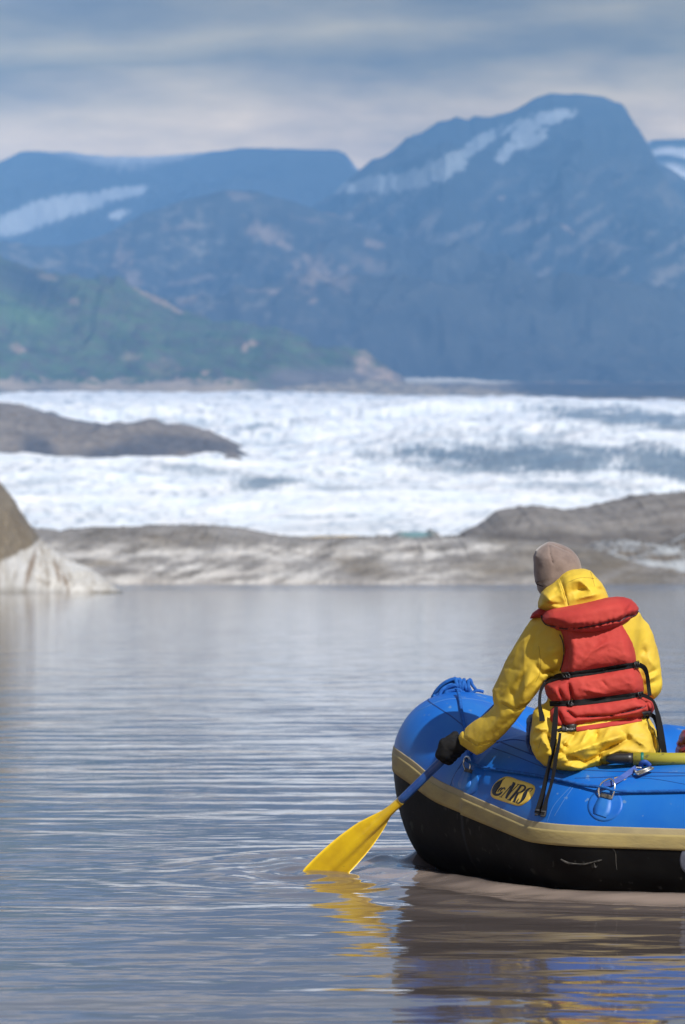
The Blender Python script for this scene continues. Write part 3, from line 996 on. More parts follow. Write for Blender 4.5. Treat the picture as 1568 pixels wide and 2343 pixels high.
# logo plate with its lettering
LO = lambda *c: [(1103.9 + a[0] * .096, 1756.2 + a[1] * .096) + ((a[2] * .096,) if len(a) > 2 else ()) for a in c]
plate = LO((600, 212), (520, 228), (420, 275), (330, 350), (250, 450), (208, 560), (204, 650), (230, 705), (300, 745), (560, 830), (760, 895), (840, 915), (900, 912), (960, 892), (1060, 830), (1130, 765), (1190, 690), (1240, 600), (1262, 510), (1250, 445), (1190, 400), (1040, 345), (860, 295), (700, 232))
pc = (1103.9 + 730 * .096, 1756.2 + 570 * .096)
logo = decal_disc('logo_plate', pc[0], pc[1], 0, 0, 0, .0016, M_logo_y, raft, nr=8, na=72, outline=resample(plate, 72))
ld = Geo()
ring = [(x, y, .55) for x, y in resample(plate, 40)]
for stk in (
    LO((548, 262, 8), (490, 300, 22), (440, 350, 70), (370, 430, 120), (310, 520, 120), (290, 600, 95), (320, 645, 62), (390, 650, 50), (450, 615, 36), (490, 575, 14)),
    LO((330, 560, 20), (370, 500, 28), (425, 455, 12)), LO((375, 590, 18), (420, 520, 26), (480, 478, 12)), LO((430, 580, 16), (470, 520, 26), (540, 490, 28), (545, 540, 16)),
    LO((420, 700, 16), (478, 712, 16)), LO((455, 700, 15), (560, 590, 15), (690, 440, 18)),
    LO((735, 358, 22), (800, 380, 20)), LO((770, 380, 72), (690, 520, 66), (620, 640, 60), (570, 740, 40)),
    LO((590, 720, 16), (700, 580, 15), (870, 415, 15)), LO((840, 402, 15), (898, 412, 15)),
    LO((905, 425, 30), (1000, 440, 40), (1030, 490, 46), (985, 555, 44), (900, 600, 22), (850, 598, 16)), LO((925, 440, 50), (840, 560, 48), (740, 680, 48), (660, 775, 48)),
    LO((612, 768, 20), (695, 790, 20)), LO((860, 610, 46), (810, 710, 48), (770, 815, 50)), LO((735, 815, 18), (800, 828, 18)),
    LO((1152, 585, 8), (1195, 530, 14), (1205, 505, 18), (1150, 500, 24), (1085, 540, 48), (1035, 620, 82), (1000, 705, 78), (950, 790, 50), (880, 850, 30), (828, 835, 26), (850, 790, 20), (882, 745, 8))):
    stroke(ld, stk, .0026)
lt = ld.obj('lettering', M_logo_k, logo)

# D-rings on their patches
def wire(g, px, lift, r, trees=None, closed=False, m=0, n=8, base=14.0):
    P = []
    for q in px:
        h = hit(q[0], q[1], trees)
        l = q[2] if len(q) > 2 else lift
        h = h or near(q[0], q[1], P[-1][1] if P else base, trees)
        P.append(h[0] + h[1] * l)
    if len(P) > 2: P = spline(P, 6)
    tube(g, P, r, n, m)
    return P


for pxs, cxy, rr, tongue, lab in (
    ([(1069, 1766, .004), (1068, 1752, .016), (1076, 1741, .026), (1084, 1743, .026), (1084, 1755, .018), (1077, 1768, .004)], (1066, 1789), (31, 33), [(1072, 1764, 15), (1068, 1779, 22), (1064, 1794, 27), (1061, 1806, 18)], 'front'),
    ([(1373, 1826, .004), (1374, 1813, .020), (1384, 1803, .032), (1402, 1797, .034), (1411, 1804, .030), (1409, 1817, .018), (1400, 1830, .004)], (1385, 1842), (41, 37), [(1386, 1823, 26), (1383, 1838, 34), (1378, 1854, 38), (1374, 1866, 30)], 'side')):
    ptc = decal_disc('ring_patch', cxy[0], cxy[1], rr[0], rr[1], -25, .0012, M_patch, raft)
    gg = Geo(); stroke(gg, [(a[0], a[1], a[2]) for a in tongue], .005)
    gg.obj('webbing_tongue', M_patch, ptc)
    gg = Geo(); stroke(gg, [(tongue[0][0] + 3, tongue[0][1] - 3, tongue[0][2] * .95), (tongue[0][0] + 1, tongue[0][1] + 5, tongue[0][2])], .0095)
    gg.obj('ring_keeper', M_scuff, ptc)
    gg = Geo(); wire(gg, pxs, .01, .0034)
    gg.obj('d_ring', M_steel, ptc)
# seams
for pl, mt_, w_ in (([(1316, 1781), (1440, 1777), (1590, 1775)], M_seam, 1.3), ([(1311, 1802), (1290, 1832), (1269, 1867)], M_dust, .9), ([(1316, 1790), (1270, 1840), (1252, 1880)], M_dust, .7),
                    ([(1127, 1711), (1170, 1726), (1223, 1747), (1290, 1773)], M_seam, 1.5), ([(1130, 1700), (1175, 1692), (1222, 1700)], M_seam, 1.2),
                    ([(1030, 1800), (1040, 1775), (1062, 1740), (1085, 1722)], M_seam, 1.4), ([(955, 1627), (1007, 1604), (1049, 1598), (1091, 1601), (1125, 1610), (1160, 1630), (1200, 1668)], M_dust, .8),
                    ([(1430, 1778), (1500, 1783), (1570, 1795)], M_seam, .6)):
    gg = Geo(); stroke(gg, [(x, y, w_) for x, y in pl], .0012); gg.obj('seam', mt_, raft)
# care tag, scuffs, grey patch on the black bottom
gg = Geo(); stroke(gg, [(1407, 1785, 9), (1419, 1782, 9.5), (1431, 1781, 7)], .002); gg.obj('tag', M_logo_y, raft)
gg = Geo(); stroke(gg, [(1284, 1966, 2), (1300, 1974, 3.5), (1318, 1976, 1.8), (1336, 1977, 3.2), (1355, 1973, 2.2), (1368, 1970, 4), (1378, 1967, 1)], .003)
stroke(gg, [(1360, 1974, 1.6), (1363, 1984, 1.8), (1368, 1980, 1.2)], .004)
gg.obj('torn_scuff', M_scuff, raft)
gg = Geo(); stroke(gg, [(1394, 1931, .8), (1408, 1950, 1.0), (1410, 1975, 1.0), (1412, 1990, .8)], .0012); gg.obj('scratch', M_scuff, raft)
decal_disc('repair_patch', 1581, 1968, 25, 33, 0, .003, M_greyp, raft)

# safety line laced round the tube
gl = Geo()
wire(gl, [(1078, 1748, .024), (1110, 1759, .010), (1160, 1767, .009), (1220, 1776, .009), (1290, 1790, .010), (1340, 1802, .013), (1385, 1810, .024), (1410, 1815, .018), (1450, 1815, .009), (1510, 1814, .009), (1580, 1813, .009), (1640, 1812, .009)], .01, .0062)
gl.obj('grab_line', M_rope, raft)

# bow line: a coil lying on the bow with its standing end led back to the front ring
coil = empty('coiled_rope', tuple(W(1040, 1590, 15.2)), 'coiled blue rope lying on top of the raft bow', 'rope')
gg = Geo()
rr_ = np.random.RandomState(3)
h0 = near(1040, 1598, 15.15)
YC = h0[0].y
cc = np.array(W(1037, 1585, YC))
k_ = YC / F
for q in range(14):
    pts = []
    ph = rr_.uniform(0, 6)
    ax, az = (40 - q * 2.2) * k_, (31 - q * 2.2) * k_
    ox, oz, oy = rr_.uniform(-3, 3) * k_, rr_.uniform(-2, 2) * k_, rr_.uniform(-.035, .035)
    for t in np.linspace(0, 2 * math.pi, 34):
        x = math.cos(t) * ax * (1 + .05 * math.sin(3 * t + ph)); z = math.sin(t) * az * (1 + .06 * math.cos(2 * t + ph))
        pts.append((cc[0] + ox + x - .2 * max(0, -x), cc[1] + oy + .03 * math.sin(t + ph), cc[2] + oz + z + .30 * x * (1 if x < 0 else -.25)))
    tube(gg, pts, .0080, 8, cap=False)
for q in range(5):   # wraps
    pts = []
    for t in np.linspace(0, 2 * math.pi, 20):
        pts.append((cc[0] + (6 + q * 6.5 + (4 * (q % 3) - 4) * math.sin(t)) * k_ + .004, cc[1] + .05 * math.cos(t), cc[2] + (12 - q * 1.5 + 15 * math.sin(t)) * k_ + .01))
    tube(gg, pts, .0080, 8, cap=False)
tube(gg, spline([cc + np.array(p) * k_ for p in [(26, 0, 2), (36, 0, 26), (40, 2, 29), (44, 0, 18), (50, 0, 10), (54, 0, 2)]], 5), .0068, 7)
tube(gg, spline([cc + np.array(p) * k_ for p in [(30, 0, -6), (44, 0, 0), (54, 0, 5), (66, 0, 3), (70, 0, 2)]], 5), .0066, 7)
gg.obj('rope_bundle', M_rope, coil)
gg = Geo()
wire(gg, [(1048, 1592, .022), (1051, 1600, .012), (1055, 1620, .009), (1060, 1648, .009), (1066, 1672, .009), (1072, 1700, .012), (1076, 1730, .010), (1078, 1744, .02)], .01, .0068, base=15.15)
gg.obj('rope_tail', M_rope, coil)

# ------------------------------------------------------------------ paddle
M_pyel = mat('paddle_yellow', (.78, .52, .012), 0.35, (.66, .42, .012), 14, bump=.0008, bscale=40, coat=.2, speck=((.16, .11, .02), 30, .72))
M_shaft = mat('shaft_blue', (.012, .05, .22), 0.35, (.02, .08, .28), 20, coat=.2)
M_grip = mat('black_plastic', (.012, .012, .013), 0.4)
P1 = np.array(W(745, 2000, 14.70)); GP = np.array(W(1034, 1718, 14.40))
AX = GP - P1; LAX = np.linalg.norm(AX); AX /= LAX
TOP = P1 + AX * LAX * 1.80
NECK = P1 + AX * LAX * .587
paddle = empty('paddle', tuple(NECK), 'yellow bladed paddle with blue shaft, dipped in the water left of the bow', 'paddle')
g = Geo(); tube(g, [NECK - AX * .03, NECK + AX * .04, TOP], .0165, 20); g.obj('shaft', M_shaft, paddle)
side = np.cross(AX, np.array([0.0, 1.0, 0.0])); side /= np.linalg.norm(side)
if side[0] > 0: side = -side
side = side * math.cos(R(12)) + np.cross(AX, side) * math.sin(R(12)); side /= np.linalg.norm(side)
nrm = np.cross(AX, side); nrm = nrm if nrm[1] < 0 else -nrm
U = 14.6 / F
prof = [(-6, 9.5, 9.5), (0, 9.5, 9.5), (18, 10, 9), (40, 12.5, 10.5), (60, 18, 16), (77, 23, 21), (108, 31.5, 28), (130, 35, 32), (163, 39.5, 36), (200, 42.5, 38.5), (240, 44, 40), (285, 43, 40), (320, 37, 35), (345, 25, 24), (360, 8, 8)]
g = Geo()
v, f = [], []
nc = 17
pa = np.array(prof, float)
al = np.linspace(-6, 360, 60)
for a_ in al:
    l = np.interp(a_, pa[:, 0], pa[:, 1]) * U; r_ = np.interp(a_, pa[:, 0], pa[:, 2]) * U
    rib = .0165 * max(0.0, 1 - max(0, a_) / 330.0) + .002
    c = NECK - AX * a_ * U
    for sgn in (1, -1):
        for j in range(nc):
            t = -1 + 2 * j / (nc - 1)
            w_ = (l if t > 0 else r_) * abs(t) * (1 if t > 0 else -1)
            x = w_ / .0175
            th = .0028 * (1 - abs(t) ** 4) + rib * math.sqrt(max(0, 1 - x * x)) * .92 if abs(x) < 1 else .0028 * (1 - abs(t) ** 4)
            cup = -.012 * (t * t) * min(1, max(0, a_) / 120)
            v.append(c + side * w_ + nrm * (sgn * th + cup))
m = 2 * nc
for i in range(len(al) - 1):
    for j in range(nc - 1):
        f.append((i * m + j, i * m + j + 1, (i + 1) * m + j + 1, (i + 1) * m + j))
        f.append((i * m + nc + j + 1, i * m + nc + j, (i + 1) * m + nc + j, (i + 1) * m + nc + j + 1))
    f.append((i * m, (i + 1) * m, (i + 1) * m + nc, i * m + nc))
    f.append((i * m + nc - 1, i * m + 2 * nc - 1, (i + 1) * m + 2 * nc - 1, (i + 1) * m + nc - 1))
f.append(tuple(range(nc)) + tuple(range(2 * nc - 1, nc - 1, -1)))
g.add(v, f); g.obj('blade', M_pyel, paddle)
g = Geo(); tube(g, [TOP - side * .055, TOP - side * .03, TOP + side * .03, TOP + side * .055], [.013, .015, .015, .013], 14)
tube(g, [TOP - AX * .06, TOP], .019, 16); g.obj('handle', M_grip, paddle)

# ------------------------------------------------------------------ person
M_skin = mat('skin', (.50, .30, .20), 0.5, (.44, .24, .16), 12)
M_jacket = mat('yellow_rainwear', (.66, .465, .040), 0.6, (.54, .37, .045), 6, bump=.0008, bscale=45, spec=.28, crinkle=(9, .010))
M_jin = mat('grey_backing', (.35, .33, .30), 0.8)
M_pfd = mat('red_nylon', (.43, .052, .040), 0.75, (.36, .034, .030), 9, bump=.0007, bscale=90, spec=.2, crinkle=(14, .003))
M_web = mat('black_webbing', (.007, .007, .008), 0.7, bump=.0003, bscale=200, spec=.15)
M_pipe = mat('piping', (.035, .012, .022), 0.4)
M_fleece = mat('taupe_fleece', (.205, .155, .135), 0.95, (.165, .122, .106), 30, bump=.0007, bscale=150, sheen=.4, spec=.1)
M_glove = mat('black_glove', (.005, .005, .006), 0.8, (.010, .010, .010), 40, bump=.002, bscale=70, spec=.25)
M_boot = mat('rubber_boot', (.05, .055, .04), 0.5)
M_stitch = mat('dark_stitching', (.30, .20, .02), 0.6)

person = empty('person', (.97, 14.03, .47), 'person in yellow rain jacket, red life jacket and taupe beanie, paddling from the raft', 'person')
HC = np.array([.815, 14.065, 1.180])                   # head centre
FD = np.array([-.62, .77, -.12]); FD /= np.linalg.norm(FD)
UPH = np.array([-.05, .02, 1.0]); UPH -= UPH @ FD * FD; UPH /= np.linalg.norm(UPH)
SD = np.cross(FD, UPH)
HB = np.stack([SD, FD, UPH], 1)
SH_L, SH_R = np.array([.80, 14.02, .945]), np.array([1.085, 14.02, .945])
EL_L = np.array(W(1182, 1584, 14.10)); WR_L = np.array(W(1079, 1696, 14.335))
EL_R = np.array([1.145, 14.06, .765])
HND_R = TOP.copy(); WR_R = TOP + np.array([.075, -.035, -.055])


def hand(P, c, ax, wrist, grow=0.0, flip=1, backdir=None):
    """fist closed round a bar through c along ax; wrist position given"""
    c = np.array(c, float); ax = np.array(ax, float) / np.linalg.norm(ax)
    back = np.array(wrist, float) - c if backdir is None else np.array(backdir, float)
    back -= back @ ax * ax; back /= np.linalg.norm(back)
    oth = np.cross(ax, back) * flip
    R0 = .0285

    def on(t, ang, r=R0): return c + ax * t + r * (math.cos(R(ang)) * back + math.sin(R(ang)) * oth)
    palm0, palm1 = on(-.030, 25, .036), on(.032, 25, .036)
    d = rcone(P, palm0, palm1, .019 + grow, .019 + grow)
    d = smin(d, rcone(P, on(-.012, 40, .040), on(.014, 5, .050), .020 + grow, .019 + grow), .015)
    d = smin(d, rcone(P, c * .35 + .65 * (c + back * .045), np.array(wrist, float), .022 + grow, .026 + grow), .02)
    for t, rr, L_ in ((-.036, .0078, .86), (-.012, .0088, .97), (.012, .0092, 1.0), (.035, .0086, .93)):
        a = [62, 62 + 62 * L_, 62 + 112 * L_, 62 + 150 * L_]
        p = [on(t, a[0], .034), on(t, a[1], R0), on(t, a[2], R0 - .001), on(t, a[3], R0 - .001)]
        q = np.minimum(np.minimum(rcone(P, p[0], p[1], rr * 1.15 + grow, rr + grow), rcone(P, p[1], p[2], rr + grow, rr * .95 + grow)), rcone(P, p[2], p[3], rr * .95 + grow, rr * .82 + grow))
        d = smin(d, q, .004)
    th = [on(.030, -15, .040), on(.050, -55, .036), on(.040, -100, .030), on(.026, -135, .028)]
    for i in range(3):
        d = smin(d, rcone(P, th[i], th[i + 1], (.0125, .0108, .0098)[i] + grow, (.0108, .0098, .0085)[i] + grow), .006)
    return d


BKL = (-.10, -.55, .70)


def f_body(P):
    L_ = lambda s, f_, u: HC + s * SD + f_ * FD + u * UPH
    d = ellip(P, L_(0, -.008, .018), (.066, .082, .084), HB)
    d = smin(d, ellip(P, L_(0, .030, -.045), (.054, .060, .062), HB), .03)
    d = smin(d, ellip(P, L_(0, .062, -.088), (.022, .020, .018), HB), .02)        # chin
    d = smin(d, rcone(P, L_(0, .088, .012), L_(0, .108, -.022), .007, .0125), .010)  # nose
    d = smin(d, rcone(P, L_(-.035, .078, .030), L_(.035, .078, .030), .010, .010), .014)  # brow
    for s in (-1, 1):
        d = smax(d, -ellip(P, L_(s * .031, .098, .010), (.015, .014, .009), HB), .008)
        d = smin(d, ellip(P, L_(s * .031, .078, .009), (.0115, .0115, .0105), HB), .002)
        d = smin(d, ellip(P, L_(s * .076, -.006, .002), (.009, .018, .030), HB), .006)  # ears
    d = smin(d, ellip(P, L_(0, .088, -.052), (.021, .010, .0045), HB), .005)
    d = smin(d, ellip(P, L_(0, .087, -.063), (.018, .010, .0050), HB), .005)
    d = smin(d, rcone(P, L_(0, -.02, -.07), (.90, 14.02, 1.0), .056, .062), .03)
    # trunk
    tr = rcone(P, (.93, 14.02, .93), (.97, 14.03, .62), .105, .095)
    tr = smin(tr, rcone(P, SH_L + [.06, 0, -.02], SH_R - [.06, 0, .02], .065, .065), .05)
    tr = smin(tr, rcone(P, (.91, 14.04, .56), (1.04, 14.04, .56), .095, .095), .05)
    d = smin(d, tr, .04)
    for a, b, c in ((SH_L, EL_L, WR_L), (SH_R, EL_R, WR_R)):
        d = smin(d, rcone(P, a, b, .042, .034), .03)
        d = smin(d, rcone(P, b, c, .024, .019), .012)
    for hx, kx, fx in ((.92, .955, .95), (1.04, 1.08, 1.085)):
        k = (kx, 14.50, .52); an = (fx, 14.55, .19)
        d = smin(d, rcone(P, (hx, 14.06, .555), k, .078, .055), .03)
        d = smin(d, rcone(P, k, an, .054, .036), .02)
        d = smin(d, rcone(P, an, (fx - .01, 14.70, .165), .036, .026), .02)
    d = smin(d, hand(P, GP, AX, WR_L, 0, 1, BKL), .012)
    d = smin(d, hand(P, HND_R, side, WR_R, 0, -1), .012)
    return d


body = sdf_obj('body', f_body, (.36, 13.85, .11), (1.26, 14.78, 1.345), .0085, M_skin, person, steps=3)
sdf_obj('glove', lambda P: hand(P, GP, AX, WR_L, .0040, 1, BKL) + .0010 * noise3(P / .012), (.34, 14.27, .42), (.56, 14.52, .64), .0035, M_glove, person)
sdf_obj('glove', lambda P: hand(P, HND_R, side, WR_R, .0028, -1), tuple(HND_R - .12), tuple(HND_R + .13), .005, M_glove, person)

# beanie
HAT = [(1220, 1290), (1220, 1272), (1226, 1259), (1237, 1249), (1250, 1241), (1257, 1239), (1268, 1240), (1282, 1244), (1296, 1251), (1308, 1261), (1318, 1275), (1325, 1292), (1330, 1315), (1330, 1345), (1290, 1368), (1248, 1366), (1236, 1359), (1230, 1350), (1228, 1340), (1224, 1334), (1222, 1315)]


def f_hat(P):
    px, py = to_px(P)
    d = smin(pillow(P, HAT, 14.068, .112, .075, px, py), ellip(P, HC + .016 * UPH - .008 * FD, (.073, .090, .092), HB), .012)
    d = smax(d, np.minimum((P - HC) @ FD - .058 + 0 * px, 0.205 * 0 + (1.222 - P[:, 2]) * 1.0 * -1 * -1), .012)
    d = d + .0045 * np.exp(-(seg_d(px, py, (1257, 1246), (1259, 1268))[0] / 1.7) ** 2) * (P[:, 1] < 14.07) + .0040 * np.exp(-(seg_d(px, py, (1259, 1268), (1265, 1288))[0] / 1.6) ** 2) * (P[:, 1] < 14.07)
    d = d + .0025 * np.exp(-(seg_d(px, py, (1258, 1243), (1306, 1264))[0] / 1.5) ** 2)
    d = d + .0035 * np.exp(-(seg_d(px, py, (1218, 1333), (1245, 1342))[0] / 1.6) ** 2)
    return d + .0022 * noise3(P / .045)


hat = sdf_obj('beanie', f_hat, (.70, 13.93, 1.09), (.93, 14.21, 1.32), .005, M_fleece, person)
B_hat = bvh_of(hat)
gg = Geo(); stroke(gg, [(1223, 1333, 1.6), (1232, 1338, 1.8), (1244, 1342, 1.6)], .0015, [B_hat]); gg.obj('headband_strap', M_web, hat)

ARM_L = [(1262, 1392), (1238, 1400), (1213, 1420), (1202, 1438), (1190, 1460), (1178, 1483), (1164, 1505), (1152, 1525), (1144, 1545), (1134, 1562), (1128, 1580), (1130, 1598), (1133, 1614), (1120, 1627), (1104, 1640), (1087, 1649), (1068, 1664), (1054, 1678), (1050, 1688), (1054, 1702), (1070, 1714), (1091, 1727), (1106, 1721), (1128, 1704), (1155, 1678), (1178, 1652), (1198, 1624), (1212, 1606), (1228, 1585), (1244, 1562), (1262, 1548), (1290, 1535), (1310, 1500), (1310, 1430), (1300, 1400)]
ARM_R = [(1420, 1392), (1445, 1398), (1468, 1414), (1484, 1430), (1494, 1452), (1502, 1478), (1508, 1505), (1512, 1534), (1510, 1558), (1504, 1576), (1494, 1593), (1478, 1590), (1462, 1570), (1450, 1530), (1436, 1480), (1425, 1430)]
TORSO = [(1250, 1396), (1300, 1382), (1380, 1374), (1440, 1384), (1466, 1404), (1470, 1440), (1462, 1500), (1462, 1560), (1470, 1610), (1482, 1650), (1360, 1680), (1255, 1670), (1250, 1620), (1256, 1570), (1285, 1520), (1286, 1470)]
SKIRT = [(1248, 1612), (1236, 1614), (1222, 1628), (1217, 1654), (1215, 1698), (1219, 1718), (1228, 1734), (1246, 1750), (1274, 1762), (1313, 1771), (1350, 1769), (1381, 1764), (1402, 1752), (1420, 1746), (1455, 1752), (1484, 1752), (1508, 1738), (1511, 1719), (1507, 1693), (1499, 1667), (1486, 1646), (1470, 1630), (1400, 1625), (1300, 1625)]
CR_ARM = [(1149, 1609, 1176, 1624, 3.2, -.010), (1176, 1624, 1207, 1612, 3.2, -.009), (1146, 1602, 1172, 1614, 5, .006), (1217, 1534, 1189, 1606, 9, .012), (1244, 1556, 1193, 1613, 7, .010), (1206, 1529, 1174, 1598, 8, -.014), (1222, 1575, 1190, 1622, 3.5, -.006),
          (1243, 1541, 1278, 1534, 4.5, -.016), (1233, 1481, 1235, 1522, 3, .005), (1262, 1478, 1272, 1500, 17, .016), (1246, 1500, 1262, 1530, 9, -.008), (1228, 1440, 1214, 1510, 8, -.009), (1205, 1440, 1160, 1515, 9, .008), (1150, 1524, 1196, 1536, 5, -.005),
          (1196, 1536, 1176, 1560, 5, .006), (1132, 1580, 1146, 1632, 8, .012), (1168, 1578, 1180, 1602, 7, -.011), (1148, 1640, 1100, 1690, 9, .005), (1172, 1640, 1120, 1690, 5, -.005), (1225, 1520, 1245, 1545, 4, -.007), (1232, 1540, 1205, 1570, 4, .007)]
CR_SK = [(1274, 1736, 1358, 1704, 9, .018), (1358, 1704, 1440, 1678, 10, .016), (1277, 1722, 1340, 1742, 7, -.014), (1340, 1742, 1383, 1727, 6, -.014), (1376, 1721, 1436, 1692, 5, -.014), (1368, 1736, 1420, 1714, 6, .014), (1371, 1724, 1381, 1753, 5, -.009), (1278, 1750, 1340, 1760, 8, .012),
         (1321, 1674, 1304, 1694, 5, -.010), (1346, 1672, 1330, 1700, 5, .008), (1368, 1674, 1363, 1694, 4, -.010), (1300, 1690, 1280, 1716, 6, .010), (1395, 1668, 1380, 1690, 6, .008), (1420, 1672, 1442, 1690, 8, -.010), (1472, 1654, 1494, 1682, 4.5, -.014), (1494, 1682, 1498, 1718, 4, -.012), (1493, 1660, 1508, 1712, 4, .012), (1450, 1690, 1478, 1706, 6, .009),
         (1222, 1667, 1250, 1668, 5, .012), (1240, 1690, 1258, 1716, 6, .012), (1226, 1700, 1236, 1726, 5, -.006), (1252, 1680, 1264, 1700, 4, -.009), (1262, 1700, 1268, 1740, 5, -.008), (1284, 1700, 1300, 1712, 5, -.008)]


def f_jacket(P):
    px, py = to_px(P)
    backw = np.clip((14.12 - P[:, 1]) / .12, 0, 1)
    yc = np.interp(px, [1050, 1130, 1200, 1290], [14.335, 14.20, 14.07, 14.0])
    Tn = np.interp(px, [1050, 1100, 1150, 1260], [.040, .050, .066, .085])
    d2 = poly_sd(px, py, ARM_L) * P[:, 1] / F
    g = np.sqrt((np.maximum(d2 + Tn, 0) / Tn) ** 2 + ((P[:, 1] - yc) / Tn) ** 2 + 1e-6) - 1
    arm = g * Tn
    bk = np.clip((yc + .02 - P[:, 1]) / .04, 0, 1)
    arm = arm - crease(px, py, CR_ARM) * bk
    arm = arm - .0036 * bk * fbm(np.stack([(P[:, 0] * .8 + P[:, 2] * .6) / .11, P[:, 1] / .09, (P[:, 2] * .8 - P[:, 0] * .6) / .05], 1), 2, ridged=True)
    # turned-back cuff
    dc = np.minimum.reduce([seg_d(px, py, (1062, 1668), (1061, 1686))[0], seg_d(px, py, (1061, 1686), (1093, 1705))[0], seg_d(px, py, (1093, 1705), (1136, 1694))[0]])
    arm = arm + .005 * np.exp(-(dc / 2.0) ** 2)
    armr = pillow(P, ARM_R, 14.05, .070, .06, px, py)
    armr = armr - crease(px, py, [(1470, 1480, 1478, 1500, 8, -.012), (1482, 1500, 1500, 1530, 7, .008), (1478, 1545, 1505, 1530, 5, -.010), (1480, 1568, 1508, 1556, 4, -.008), (1478, 1558, 1506, 1544, 5, .008), (1455, 1420, 1475, 1470, 10, .006)]) * np.clip((14.07 - P[:, 1]) / .04, 0, 1)
    armr = smin(armr, rcone(P, EL_R, WR_R, .056, .042), .02)
    armr = armr - .003 * fbm(P / .05, 3, ridged=True)
    tor = pillow(P, TORSO, 14.01, .125, .10, px, py)
    hp = np.clip((13.90 - P[:, 1]) / .03, 0, 1)
    sk = pillow(P, SKIRT, 14.00, np.interp(py, [1625, 1680, 1725], [.100, .135, .168]), .055, px, py)
    sk = sk - crease(px, py, CR_SK) * np.clip((13.95 - P[:, 1]) / .06, 0, 1)
    sk = sk - .0045 * fbm(np.stack([(P[:, 0] * .94 + P[:, 2] * .34) / .13, P[:, 1] / .13, (P[:, 2] * .94 - P[:, 0] * .34) / .042], 1), 2, ridged=True)
    d = smin(tor, sk, .02)
    d = smin(d, armr, .02)
    return smin(d, arm, .016)


jacket = sdf_obj('rain_jacket', f_jacket, (.42, 13.78, .42), (1.215, 14.42, 1.09), .0062, M_jacket, person)
B_jk = bvh_of(jacket)
# seams of the jacket
for pl in ([(1233, 1478), (1236, 1500), (1238, 1520), (1234, 1545), (1226, 1560)], [(1149, 1610), (1165, 1619), (1182, 1622), (1200, 1617)], [(1064, 1689), (1078, 1698), (1094, 1706), (1118, 1703), (1138, 1692)], [(1240, 1690), (1236, 1700), (1233, 1712)]):
    gg = Geo(); stroke(gg, [(x, y, .9) for x, y in pl], .0008, [B_jk]); gg.obj('stitching', M_stitch, jacket)

HOOD = [(1232, 1390), (1232, 1378), (1236, 1366), (1239, 1356), (1248, 1345), (1262, 1334), (1276, 1323), (1286, 1312), (1296, 1306), (1312, 1302), (1336, 1302), (1350, 1306), (1360, 1316), (1369, 1326), (1378, 1336), (1385, 1348), (1390, 1362), (1394, 1376), (1398, 1410), (1330, 1420), (1270, 1412), (1240, 1394)]


def f_hood(P):
    px, py = to_px(P)
    yc = 14.02
    d = pillow(P, HOOD, yc, .135, .050, px, py)
    lines = [(1284, 1326, 1300, 1385, 3.5, -.007), (1278, 1330, 1292, 1372, 4, .005), (1352, 1312, 1362, 1342, 3, -.006), (1358, 1344, 1386, 1352, 4, -.008), (1312, 1352, 1350, 1344, 9, -.010), (1304, 1330, 1340, 1322, 12, .008), (1316, 1370, 1372, 1358, 8, .010), (1248, 1362, 1262, 1378, 7, .010), (1270, 1352, 1285, 1340, 6, -.007), (1330, 1332, 1352, 1352, 5, .008), (1240, 1380, 1290, 1384, 4, -.006)]
    d = d - .75 * crease(px, py, lines) * np.clip((14.0 - P[:, 1]) / .04, 0, 1)
    d = d - .002 * fbm(P / .06, 3, ridged=True)
    # opening: hollow round the head, cut off in front
    d = smax(d, -(ellip(P, HC + np.array([-.0, .06, .02]), (.098, .13, .16))), .012)
    return smax(d, (P - HC) @ FD - .085, .01)


hood = sdf_obj('hood', f_hood, (.72, 13.86, 1.0), (1.02, 14.20, 1.22), .0052, M_jacket, person)
B_hood = bvh_of(hood)
for pl in ([(1283, 1322), (1290, 1345), (1298, 1368), (1302, 1384)], [(1279, 1325), (1287, 1350), (1295, 1376)], [(1351, 1308), (1356, 1322), (1361, 1342)], [(1300, 1332), (1330, 1322), (1365, 1324)]):
    gg = Geo(); stroke(gg, [(x, y, .8) for x, y in pl], .0008, [B_hood]); gg.obj('stitching', M_stitch, hood)

# ---- life jacket
VEST = [(1262, 1400), (1330, 1380), (1420, 1370), (1438, 1400), (1440, 1425), (1448, 1458), (1452, 1482), (1456, 1505), (1460, 1526), (1466, 1540), (1472, 1556), (1474, 1575), (1472, 1594), (1486, 1598), (1497, 1606), (1499, 1620), (1494, 1630), (1478, 1640), (1467, 1651), (1430, 1658), (1380, 1666), (1330, 1674), (1305, 1678), (1276, 1674), (1260, 1666), (1251, 1655), (1249, 1642), (1254, 1624), (1260, 1612), (1256, 1600), (1250, 1590), (1246, 1575), (1247, 1562), (1262, 1552), (1280, 1540), (1288, 1515), (1291, 1485), (1286, 1462), (1278, 1448), (1264, 1425)]
CR_V = [(1245, 1562, 1295, 1547, 11, -.010), (1295, 1547, 1470, 1520, 11, -.012), (1256, 1612, 1310, 1608, 11, -.010), (1310, 1608, 1472, 1589, 11, -.012), (1302, 1566, 1310, 1604, 4, -.009), (1300, 1470, 1300, 1535, 6, -.006), (1297, 1626, 1316, 1641, 3, -.007), (1316, 1641, 1400, 1637, 3, -.007), (1400, 1637, 1477, 1617, 3, -.007),
        (1275, 1625, 1290, 1660, 5, -.008), (1320, 1656, 1460, 1640, 5, -.007), (1278, 1575, 1288, 1600, 4, -.006), (1475, 1598, 1486, 1628, 3, -.007), (1330, 1576, 1390, 1590, 5, .003), (1352, 1492, 1392, 1470, 5, .0025), (1352, 1492, 1330, 1520, 4, .002), (1376, 1556, 1392, 1574, 3, -.002)]


